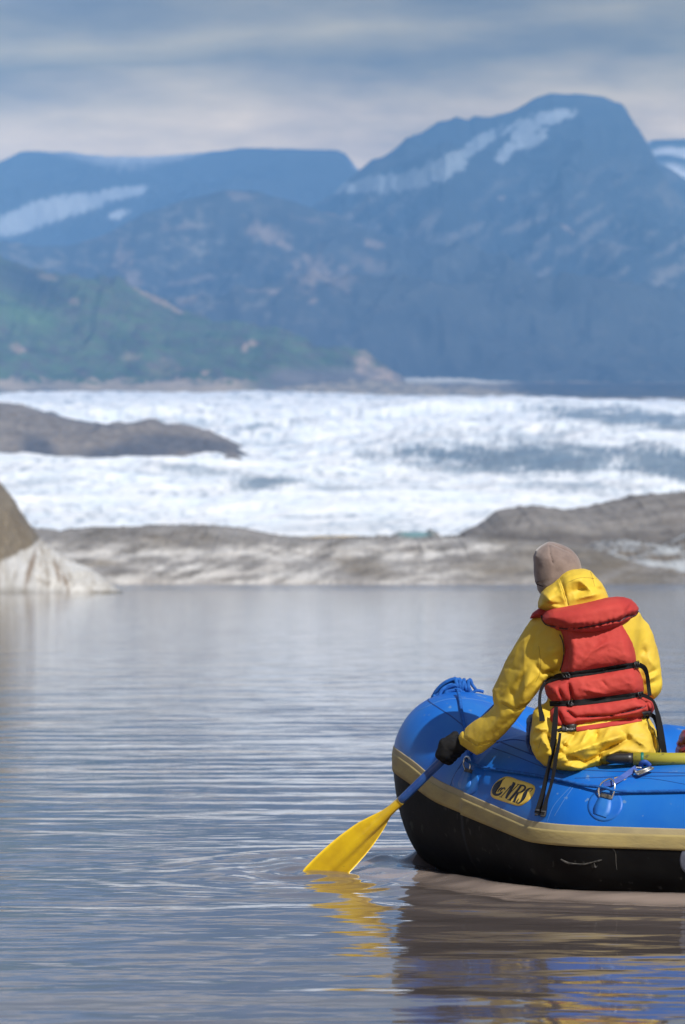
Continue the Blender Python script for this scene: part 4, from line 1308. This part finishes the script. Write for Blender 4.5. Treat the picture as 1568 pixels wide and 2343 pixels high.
def f_vest(P):
    px, py = to_px(P)
    d = pillow(P, VEST, 14.01, .160, .045, px, py)
    bk = np.clip((13.98 - P[:, 1]) / .04, 0, 1)
    d = d - 1.1 * crease(px, py, CR_V) * bk
    d = d - .0035 * np.exp(-((py - 1500) / 35) ** 2) * bk + .007 * np.clip((1470 - py) / 40, 0, 1) * bk
    return d - .0012 * fbm(P / .04, 3, ridged=True) * bk


vest = sdf_obj('life_jacket', f_vest, (.76, 13.82, .585), (1.20, 14.19, 1.09), .0055, M_pfd, person)
COLLAR = [(1237, 1418), (1241, 1408), (1250, 1397), (1262, 1390), (1290, 1386), (1330, 1380), (1370, 1371), (1392, 1367), (1412, 1365), (1428, 1366), (1444, 1371), (1455, 1381), (1463, 1392), (1464, 1399), (1458, 1408), (1448, 1416), (1440, 1425), (1420, 1436), (1395, 1443), (1364, 1449), (1330, 1451), (1300, 1448), (1278, 1443), (1256, 1434), (1244, 1426)]


def f_collar(P):
    px, py = to_px(P)
    yc = 13.915 + .07 * np.abs((px - 1350) / 110) ** 2
    d = pillow(P, COLLAR, yc, .125, .050, px, py)
    pts = [(1238, 1417), (1249, 1429), (1268, 1432), (1290, 1437), (1328, 1436), (1364, 1431), (1400, 1422), (1419, 1419), (1432, 1411), (1452, 1406), (1464, 1396)]
    dd = np.minimum.reduce([seg_d(px, py, pts[i], pts[i + 1])[0] for i in range(len(pts) - 1)])
    d = d + .006 * np.exp(-(dd / 2.6) ** 2)
    pl = np.sin(px * .42 + 3 * noise3(np.stack([px / 16, py / 30, 0 * px], 1)))
    d = d - .0016 * pl * np.exp(-(dd / 8) ** 2)
    d = d - crease(px, py, [(1430, 1405, 1444, 1385, 5, -.006), (1415, 1412, 1436, 1398, 4, .004), (1350, 1420, 1300, 1428, 6, .003)])
    return d - .001 * fbm(P / .04, 3)


collar = sdf_obj('collar', f_collar, (.73, 13.76, .94), (1.14, 14.14, 1.11), .005, M_pfd, vest)
B_collar = bvh_of(collar); B_vest = bvh_of(vest)
sdf_obj('shoulder_panel', lambda P: pillow(P, [(1212, 1416), (1218, 1403), (1232, 1393), (1252, 1387), (1280, 1385), (1290, 1400), (1268, 1420), (1244, 1420), (1228, 1414)], 14.04, .075, .022) - .001 * noise3(P / .015), (.68, 13.92, .96), (.87, 14.14, 1.09), .0045, M_pfd, vest)
B_all = [B_collar, B_vest, B_jk, B_hull]


def pipe(name, pts, trees, r, mt, par, lift=.001):
    g = Geo(); P = []
    for x, y in pts:
        h = hit(x, y, trees)
        h = h or near(x, y, P[-1][1] if P else 13.93, trees)
        P.append(h[0] + h[1] * lift)
    tube(g, spline(P, 6), r, 6)
    return g.obj(name, mt, par)


pipe('piping', [(1239, 1417), (1249, 1429), (1268, 1432), (1290, 1437), (1328, 1436), (1364, 1431), (1400, 1422), (1419, 1419), (1432, 1411), (1452, 1406), (1461, 1398)], [B_collar], .0024, M_pipe, vest, .004)
pipe('piping', [(1281, 1452), (1287, 1466), (1290, 1485), (1288, 1512), (1282, 1536)], [B_vest, B_jk], .0022, M_pipe, vest)
pipe('piping', [(1297, 1626), (1306, 1634), (1318, 1641), (1360, 1640), (1400, 1637), (1440, 1629), (1470, 1620), (1478, 1615)], [B_vest], .0020, M_pipe, vest)
pipe('piping', [(1213, 1417), (1216, 1409), (1222, 1405), (1238, 1409)], B_all, .0028, M_web, vest, .002)


def strap(name, pts, trees, lift, par, off=.0025, mt=None):
    g = Geo(); stroke(g, pts, lift, trees); return g.obj(name, mt or M_web, par)


def strap3(name, P, w, par, th=.0016, mt=None, tw=None):
    """free hanging webbing through world points, w widths"""
    S = spline([tuple(p) + (ww,) for p, ww in zip(P, w)], 6)
    v, f = [], []
    for i, s in enumerate(S):
        d = S[min(i + 1, len(S) - 1)][:3] - S[max(i - 1, 0)][:3]; d /= np.linalg.norm(d)
        sd = np.cross(d, (0.0, 1.0, 0.0)); sd /= np.linalg.norm(sd)
        nn = np.cross(sd, d)
        for a, b in ((-1, -1), (1, -1), (1, 1), (-1, 1)):
            v.append(s[:3] + sd * a * s[3] / 2 + nn * b * th / 2)
    for i in range(len(S) - 1):
        for j in range(4):
            f.append((i * 4 + j, i * 4 + (j + 1) % 4, (i + 1) * 4 + (j + 1) % 4, (i + 1) * 4 + j))
    f.append((3, 2, 1, 0)); k = (len(S) - 1) * 4; f.append((k, k + 1, k + 2, k + 3))
    g = Geo(); g.add(v, f)
    o = g.obj(name, mt or M_web, par, smooth=False)
    return o


def buckle(px, py, w, h, ang, trees, par, mt=None):
    """ladder buckle: frame with a bar, seated on the strap"""
    hh = hit(px, py, trees)
    c, s = math.cos(R(ang)), math.sin(R(ang))
    g = Geo()
    def q(x, y):
        X, Y = px + x * c - y * s, py + x * s + y * c
        k = hit(X, Y, trees) or near(X, Y, hh[0].y, trees)
        return k[0] + k[1] * .009
    P = [q(-w / 2, -h / 2), q(w / 2, -h / 2), q(w / 2, h / 2), q(-w / 2, h / 2)]
    for a, b in ((0, 1), (1, 2), (2, 3), (3, 0)): tube(g, [P[a], P[b]], .0032, 6)
    tube(g, [q(0, -h / 2), q(0, h / 2)], .003, 6)
    return g.obj('buckle', mt or M_grip, par)


BV = [B_vest, B_jk]
U14 = 13.9 / F
strap('strap', [(1247, 1562, 10), (1262, 1555, 12), (1280, 1549, 14), (1310, 1544, 14), (1360, 1537, 13.5), (1420, 1527, 13.5), (1452, 1522, 13), (1462, 1522, 13)], BV, .0035, vest)
strap('strap', [(1259, 1610, 12), (1280, 1610, 12.5), (1310, 1609, 14), (1360, 1604, 13.5), (1420, 1596, 13.5), (1460, 1590, 12), (1470, 1591, 12)], BV, .0035, vest)
for a in ((1299, 1546, 13, 17, -9), (1453, 1522, 9, 17, -9), (1306, 1609, 12, 17, -5), (1462, 1590, 9, 17, -8)): buckle(*a, BV, vest)
for a in ((1385, 1533), (1391, 1600)):   # box stitching on the webbing
    g = Geo()
    for p, q in (((-5, -4), (5, -4)), ((5, -4), (5, 4)), ((5, 4), (-5, 4)), ((-5, 4), (-5, -4)), ((-5, -4), (5, 4)), ((5, -4), (-5, 4))):
        stroke(g, [(a[0] + p[0], a[1] + p[1], .5), (a[0] + q[0], a[1] + q[1], .5)], .0036, BV, smooth_=False)
    g.obj('box_stitch', mat('thread', (.03, .03, .03), .6), vest)
# side release buckles of the waist belt
for x0, y0, x1, y1 in ((1287, 1668, 1318, 1664), (1470, 1637, 1489, 1634)):
    g = Geo(); stroke(g, [(x0, y0, 15), (x0 + (x1 - x0) * .3, y0 + (y1 - y0) * .3, 16), (x1 - 3, y1, 16), (x1, y1, 12)], .008, BV)
    stroke(g, [(x0 + 9, y0 - 7.5, 2), (x0 + 9, y0 + 7, 2)], .0095, BV); g.obj('buckle', M_grip, vest)
strap('strap', [(1276, 1672, 7), (1286, 1669, 9)], BV, .004, vest)
g = Geo(); stroke(g, [(1319, 1669, 11), (1380, 1660, 11), (1440, 1650, 11), (1468, 1645, 10)], .0018, BV); g.obj('belt_sleeve', M_pfd, vest)


def drape(pts, lift=.012, smooth_n=2):
    """points hung just in front of whatever is behind them"""
    Y = []
    for p in pts:
        h = hit(p[0], p[1], B_all)
        Y.append((h[0].y if h else (Y[-1] if Y else 13.93)) - lift)
    Y = [min(Y[max(0, i - 1):i + 2]) for i in range(len(Y))]
    for _ in range(smooth_n):
        Y = [(Y[max(i - 1, 0)] + 2 * Y[i] + Y[min(i + 1, len(Y) - 1)]) / 4 for i in range(len(Y))]
    return [W(p[0], p[1], y) for p, y in zip(pts, Y)]


sa = [(1273, 1617), (1271, 1645), (1268, 1680), (1264, 1715), (1257, 1750), (1249, 1785), (1241, 1820), (1233, 1850), (1230, 1862)]
strap3('strap_end', drape(sa), [x * U14 for x in (8, 12, 13, 12, 9, 10, 11, 14, 15)], vest)
sb = [(1282, 1677), (1279, 1700), (1272, 1735), (1267, 1770), (1260, 1800), (1251, 1830), (1245, 1855), (1243, 1866)]
strap3('strap_end', drape(sb, .014), [x * U14 for x in (6, 7, 9, 8, 7, 8, 13, 13)], vest)
g = Geo()
for x, y in ((1230, 1859), (1243, 1862)):
    P = drape([(x, y)], .016)[0]
    tube(g, [P + Vector((-.008, 0, .008)), P + Vector((.008, 0, .008)), P + Vector((.006, 0, -.008)), P + Vector((-.010, 0, -.008))], .0045, 6)
g.obj('strap_tip', mat('worn_webbing', (.03, .03, .032), .7), vest)
strap3('strap_end', drape([(1247, 1563), (1238, 1580), (1235, 1600), (1236, 1620), (1240, 1640), (1241, 1650)], .01), [x * U14 for x in (7, 7, 7, 9, 12, 13)], vest)
strap3('strap', [W(1463, 1521, 13.90), W(1475, 1529, 13.93), W(1481, 1545, 13.95), W(1484, 1568, 13.96), W(1487, 1592, 13.95)], [x * U14 for x in (11, 11, 9, 9, 9)], vest)
strap3('strap', [W(1470, 1590, 13.90), W(1484, 1596, 13.90), W(1496, 1606, 13.90), (W(1504, 1630, 13.88)), W(1510, 1660, 13.87), W(1516, 1695, 13.86), W(1520, 1722, 13.86), W(1524, 1745, 13.86)], [x * U14 for x in (9, 8, 6, 10, 13, 13, 13, 11)], vest)
strap3('strap', [W(1488, 1634, 13.90), W(1498, 1642, 13.90), (W(1505, 1662, 13.90)), W(1508, 1690, 13.90), W(1509, 1722, 13.90)], [x * U14 for x in (10, 10, 9, 8, 5)], vest)
# trousers and boots, inside the raft


def f_tr(P):
    d = rcone(P, (.92, 14.06, .555), (.955, 14.50, .525), .095, .072)
    d = smin(d, rcone(P, (1.04, 14.06, .555), (1.08, 14.50, .525), .095, .072), .015)
    d = smin(d, rcone(P, (.955, 14.50, .52), (.95, 14.55, .30), .070, .062), .02)
    d = smin(d, rcone(P, (1.08, 14.50, .52), (1.085, 14.55, .30), .070, .062), .02)
    return d - .004 * fbm(P / .06, 3, ridged=True)


sdf_obj('rain_trousers', f_tr, (.80, 13.95, .22), (1.18, 14.66, .68), .011, M_jacket, person)
for fx in (.95, 1.085):
    sdf_obj('boot', lambda P: smax(smin(rcone(P, (fx, 14.55, .34), (fx, 14.56, .17), .058, .050), rcone(P, (fx, 14.56, .150), (fx - .01, 14.72, .145), .048, .042), .02), .103 - P[:, 2], .01), (fx - .09, 14.45, .09), (fx + .08, 14.80, .42), .010, M_boot, person)

# ------------------------------------------------------------------ other gear
M_oar = mat('oar_yellow', (.40, .36, .030), 0.42, (.30, .27, .035), 9, bump=.0008, bscale=40, speck=((.12, .11, .04), 28, .64), stretch=(.4, 1, 1))
M_green = mat('green_tape', (.005, .13, .09), 0.5)
M_bag = mat('blue_bag_cloth', (.008, .040, .22), 0.5, (.012, .06, .28), 12, bump=.003, bscale=14)
M_bagr = mat('red_bag_vinyl', (.30, .012, .012), 0.4, (.22, .008, .008), 8, bump=.002, bscale=8)
YO = 13.80
oa, ob = np.array(W(1449, 1735.5, YO)), np.array(W(1900, 1740, YO - .05))
oar = empty('oar', tuple(oa), 'dull yellow oar shaft with black end and green tape, lying on the raft tube', 'oar')
dx = (ob - oa) / np.linalg.norm(ob - oa)
g = Geo(); tube(g, [oa, oa + dx * .2, oa + dx * .5, ob], .0228, 24); g.obj('shaft', M_oar, oar)
g = Geo(); tube(g, [oa + dx * .002, oa - dx * .02, oa - dx * .06, oa - dx * .085, oa - dx * .10], [.0218, .0212, .020, .017, .010], 24); g.obj('end_cap', M_grip, oar)
g = Geo(); tube(g, [oa + dx * .0275, oa + dx * .030, oa + dx * .036, oa + dx * .0385], [.0228, .0240, .0240, .0228], 24); g.obj('tape_ring', M_green, oar)

cs = empty('cam_strap', tuple(W(1470, 1755, 13.9)), 'blue cam strap with grey metal buckle tying the oar to the side ring', 'strap')
M_cam = mat('blue_webbing', (.006, .055, .28), 0.6, (.03, .08, .33), 30, bump=.0008, bscale=120)
BH = [B_hull]
P_ = [(1386, 1806), (1400, 1801), (1420, 1788), (1440, 1775), (1458, 1766)]
hh_ = [hit(x, y, BH) for x, y in P_]
strap3('webbing', [h[0] + h[1] * l for h, l in zip(hh_, (.03, .022, .012, .012, .018))], [x * U14 for x in (9, 11, 12, 12, 12)], cs, th=.003, mt=M_cam)
tp = [W(1466, 1752, 13.855), W(1474, 1742, 13.845), W(1470, 1730, 13.862), W(1476, 1728, 13.864), W(1484, 1736, 13.85), W(1488, 1748, 13.86)]
g = Geo(); tube(g, spline([W(1466, 1754, 13.78), W(1469, 1746, 13.765), W(1477, 1744, 13.76), W(1487, 1752, 13.775)], 5), [.006] * 16, 8, flat=1.6); g.obj('strap_loop', M_cam, cs)
g = Geo()
FW = lambda x, y, l: W(x, y, min(hit(x, y, BH)[0].y, 13.93) - l)
c0, c1, c2, c3 = FW(1454, 1768, .03), FW(1488, 1756, .05), FW(1495, 1758, .05), FW(1462, 1773, .03)
tube(g, [c0, (c0 + c1) / 2, c1], .0042, 8); tube(g, [c3, (c3 + c2) / 2, c2], .0042, 8); tube(g, [c1, c2], .0042, 8); tube(g, [c0, c3], .0036, 8)
tube(g, [c0 + Vector((.002, -.004, .003)), FW(1450, 1761, .03), FW(1457, 1756, .035), FW(1468, 1757, .04)], .0036, 8)
g.add([c0 + Vector((0, -.003, 0)), c1 + Vector((0, -.003, 0)), c2 + Vector((0, -.003, 0)), c3 + Vector((0, -.003, 0)), c0 + Vector((0, .002, 0)), c1 + Vector((0, .002, 0)), c2 + Vector((0, .002, 0)), c3 + Vector((0, .002, 0))], [(0, 1, 2, 3), (7, 6, 5, 4), (0, 4, 5, 1), (1, 5, 6, 2), (2, 6, 7, 3), (3, 7, 4, 0)])
g.obj('cam_buckle', M_dullmetal, cs)

# dry bags inside the raft


def f_bag(P):
    px, py = to_px(P)
    d = pillow(P, [(1206, 1646), (1212, 1638), (1226, 1630), (1246, 1625), (1262, 1640), (1262, 1790), (1236, 1775), (1220, 1750), (1208, 1722), (1203, 1690)], 14.27, .13, .035, px, py)
    return d - crease(px, py, [(1207, 1660, 1214, 1720, 4, -.008), (1214, 1640, 1220, 1700, 3, .005)]) - .003 * fbm(P / .04, 3, ridged=True)


bag = sdf_obj('dry_bag', f_bag, (.66, 14.12, .36), (.83, 14.42, .70), .007, M_bag)
tag(bag, 'dark blue dry bag wedged inside the raft at the left hip of the seated person', 'bag', 'gear bags in the raft')


def f_bagr(P):
    px, py = to_px(P)
    d = pillow(P, [(1552, 1760), (1546, 1735), (1548, 1712), (1551, 1700), (1557, 1694), (1558, 1682), (1563, 1673), (1580, 1664), (1640, 1655), (1700, 1670), (1710, 1760)], 14.42, .16, .07, px, py)
    return d - crease(px, py, [(1548, 1708, 1580, 1700, 4, -.012), (1556, 1690, 1600, 1680, 6, .010)]) - .006 * fbm(P / .06, 3, ridged=True)


bag2 = sdf_obj('dry_bag', f_bagr, (1.26, 14.24, .38), (1.60, 14.60, .64), .008, M_bagr)
tag(bag2, 'glossy red bag with folds showing above the oar at the right edge', 'bag', 'gear bags in the raft')
for o_, ln in ((bag, [(1214, 1652, .8), (1211, 1690, .8), (1217, 1722, .8)]), (bag2, [(1556, 1722, 1.2), (1572, 1716, 1.2), (1590, 1714, 1.2)])):
    gg = Geo(); stroke(gg, ln, .0015, [bvh_of(o_)]); gg.obj('seam', M_web, o_)

# ------------------------------------------------------------------ water
hull_xy = np.array([[*(A0 + p[0] * EU + p[1] * EV)] for p in path[::3]])


def hull_dist(x, y):
    d = np.full(x.shape, 1e9)
    V = hull_xy
    n = len(V)
    s = np.ones(x.shape)
    for i in range(n):
        a, b = V[i], V[i - 1]
        e = b - a
        wx, wy = x - a[0], y - a[1]
        t = np.clip((wx * e[0] + wy * e[1]) / (e @ e), 0, 1)
        d = np.minimum(d, (wx - e[0] * t) ** 2 + (wy - e[1] * t) ** 2)
        c1, c2, c3 = y >= a[1], y < b[1], e[0] * wy > e[1] * wx
        flip = (c1 & c2 & c3) | (~c1 & ~c2 & ~c3)
        s = np.where(flip, -s, s)
    return s * np.sqrt(d)


def water():
    yn = [-60, -20, 0, 4]
    y = 6.0
    while y < 46: yn.append(y); y += .012 * max(1, (y / 10.5) ** 1.55)
    while y < 700: yn.append(y); y *= 1.02
    yn.append(760)
    xf = list(np.linspace(-3.4, 3.6, 300))
    xn = [-900, -300, -120, -60, -30, -16, -10, -6.5, -4.6] + xf + [4.8, 6.5, 10, 16, 30, 60, 120, 300, 900]
    X, Y = np.meshgrid(np.array(xn, float), np.array(yn, float))
    r = np.random.RandomState(11)
    Z = np.zeros(X.shape)
    fade = np.clip((Y - 4) / 3, 0, 1) * np.clip((60 - Y) / 30, 0, 1) * np.clip((12 - np.abs(X)) / 6, 0, 1)
    patch = .75 + .6 * noise3(xyz(X / 2.6, Y / 4.0, 3.3)) + .3 * noise3(xyz(X / .9, Y / 1.6, 8.3))
    patch = patch + .45 * noise3(xyz(X / .42, Y / .8, 5.5))
    patch = np.clip(patch, .06, 1.7)
    for k in range(34):
        lam = .10 * (0.75 / .10) ** (k / 33.0) * r.uniform(.9, 1.1)
        th = r.normal(0, .16 + .22 * (1 - k / 33.0)) + (.05 if k % 2 else -.04)
        kk = 2 * math.pi / lam
        ok = np.clip(1.6 - (Y / (lam * 60)), 0, 1)
        ph = r.uniform(0, 6.28)
        a = STEEP * (lam / .3) ** .45 * lam / (2 * math.pi) * r.uniform(.6, 1.3)
        warp = .8 * noise3(xyz(X / .9 + k, Y / .9, k * 3.1))
        Z += a * np.sin(kk * (Y * math.cos(th) + X * math.sin(th)) + ph + warp * 2.2) * ok
    Z *= fade * patch * np.clip((Y - 9.5) / 6 + .55, .65, 1)
    # water pushed up along the hull
    near = (np.abs(X) < 6) & (Y > 11) & (Y < 19)
    D = np.full(X.shape, 9.0)
    D[near] = hull_dist(X[near], Y[near])
    n1 = noise3(xyz(X / .35, Y / .35, 1.0)); n2 = noise3(xyz(X / .09, Y / .12, 4.0)); n3 = noise3(xyz(X / .7, Y / .5, 6.0))
    wv = .030 * np.exp(-((D - .30 - .05 * n3) / .10) ** 2) * (1 + .5 * n3)
    wv += .016 * np.exp(-((D - .66 - .10 * n3) / .11) ** 2)
    wv += .010 * np.exp(-((D - 1.0 - .14 * n3) / .13) ** 2)
    wv += (.004 * n1 + .0025 * n2) * np.exp(-((D - .35) / .40) ** 2)
    # bow splash and the pucker round the blade
    wv += (.060 + .03 * n2) * np.exp(-(((X - .36) / .17) ** 2 + ((Y - 15.10) / .10) ** 2))
    rr = np.hypot((X - P1[0]), (Y - P1[1]))
    wv += .006 * np.exp(-((rr - .22) / .06) ** 2) + .004 * np.sin(rr * 34) * np.exp(-rr / .45)
    Z += wv * np.clip((D + .35) / .3, 0, 1)
    Z = np.where(D < -.15, np.minimum(Z, -.03), Z)
    V = np.stack([X, Y, Z], -1).reshape(-1, 3)
    ny, nx = X.shape
    i = np.arange(ny - 1)[:, None] * nx + np.arange(nx - 1)[None, :]
    Fc = np.stack([i, i + 1, i + nx + 1, i + nx], -1).reshape(-1, 4)
    m = bpy.data.materials.new('lake_water'); m.use_nodes = True
    t = m.node_tree; b = t.nodes['Principled BSDF']
    b.inputs['Base Color'].default_value = (.088, .070, .062, 1)
    b.inputs['Roughness'].default_value = 0.05
    b.inputs['IOR'].default_value = 1.333
    vc = t.nodes.new('ShaderNodeVertexColor'); vc.layer_name = 'tint'
    t.links.new(vc.outputs['Color'], b.inputs['Base Color'])
    ge = t.nodes.new('ShaderNodeNewGeometry')
    prev = None
    for scx, scy, dist, det in ((3.2, 9.0, .0010, 2), (1.6, 2.4, .0075, 3), (.5, .8, .018, 3), (.10, .5, .010, 3), (10, 34, .0002, 2)):
        mp = t.nodes.new('ShaderNodeMapping'); mp.inputs['Scale'].default_value = (scx, scy, 1)
        t.links.new(ge.outputs['Position'], mp.inputs[0])
        nz = t.nodes.new('ShaderNodeTexNoise'); nz.inputs['Scale'].default_value = 1; nz.inputs['Detail'].default_value = det; nz.inputs['Roughness'].default_value = .45
        nz.noise_dimensions = '2D'
        t.links.new(mp.outputs[0], nz.inputs['Vector'])
        bp = t.nodes.new('ShaderNodeBump'); bp.inputs['Distance'].default_value = dist
        t.links.new(nz.outputs['Fac'], bp.inputs['Height'])
        if scx == .10:   # wind-ruffled water far out
            sp = t.nodes.new('ShaderNodeSeparateXYZ'); t.links.new(ge.outputs['Position'], sp.inputs[0])
            r_ = t.nodes.new('ShaderNodeMapRange'); r_.inputs['From Min'].default_value = 260; r_.inputs['From Max'].default_value = 360
            r_.inputs['To Min'].default_value = dist; r_.inputs['To Max'].default_value = .22
            t.links.new(sp.outputs['Y'], r_.inputs[0]); t.links.new(r_.outputs[0], bp.inputs['Distance'])
        if prev: t.links.new(prev.outputs[0], bp.inputs['Normal'])
        prev = bp
    t.links.new(prev.outputs[0], b.inputs['Normal'])
    o = mesh_obj('water', V, Fc, m)
    # paler brown bands in the water along the hull
    ns = fbm(xyz(X / .9, Y / .22, 2.0), 5)
    pale_band = np.exp(-((D - .42 - .12 * n3) / .17) ** 2) * np.clip(.85 + ns * 1.6, 0, 1.2) + .7 * np.exp(-((D - .95 - .25 * n3) / .10) ** 2) * np.clip(.3 + ns * 2, 0, 1)
    pale_band = np.clip(pale_band, 0, 1).reshape(-1)
    set_colors(o, mixc(C(.108, .088, .080), C(.30, .235, .195), pale_band))
    tag(o, kind='structure')


STEEP = .0044
water()

# ------------------------------------------------------------------ air
def haze():
    g = Geo()
    x0, x1, y0, y1, z0, z1 = -6500, 6500, -400, 21500, -3, 1800
    v = [(x, y, z) for x in (x0, x1) for y in (y0, y1) for z in (z0, z1)]
    g.add(v, [(0, 1, 3, 2), (4, 6, 7, 5), (0, 4, 5, 1), (2, 3, 7, 6), (0, 2, 6, 4), (1, 5, 7, 3)])
    m = bpy.data.materials.new('haze_air'); m.use_nodes = True
    t = m.node_tree; t.nodes.clear()
    o_ = t.nodes.new('ShaderNodeOutputMaterial'); p = t.nodes.new('ShaderNodeVolumePrincipled')
    p.inputs['Color'].default_value = (*HAZE_COL, 1)
    p.inputs['Density'].default_value = HAZE_D
    p.inputs['Anisotropy'].default_value = -0.5
    t.links.new(p.outputs[0], o_.inputs['Volume'])
    o = g.obj('haze', m, None, smooth=False)
    tag(o, kind='stuff')


HAZE_COL = (.19, .47, 1.0)
HAZE_D = 6.8e-5
haze()
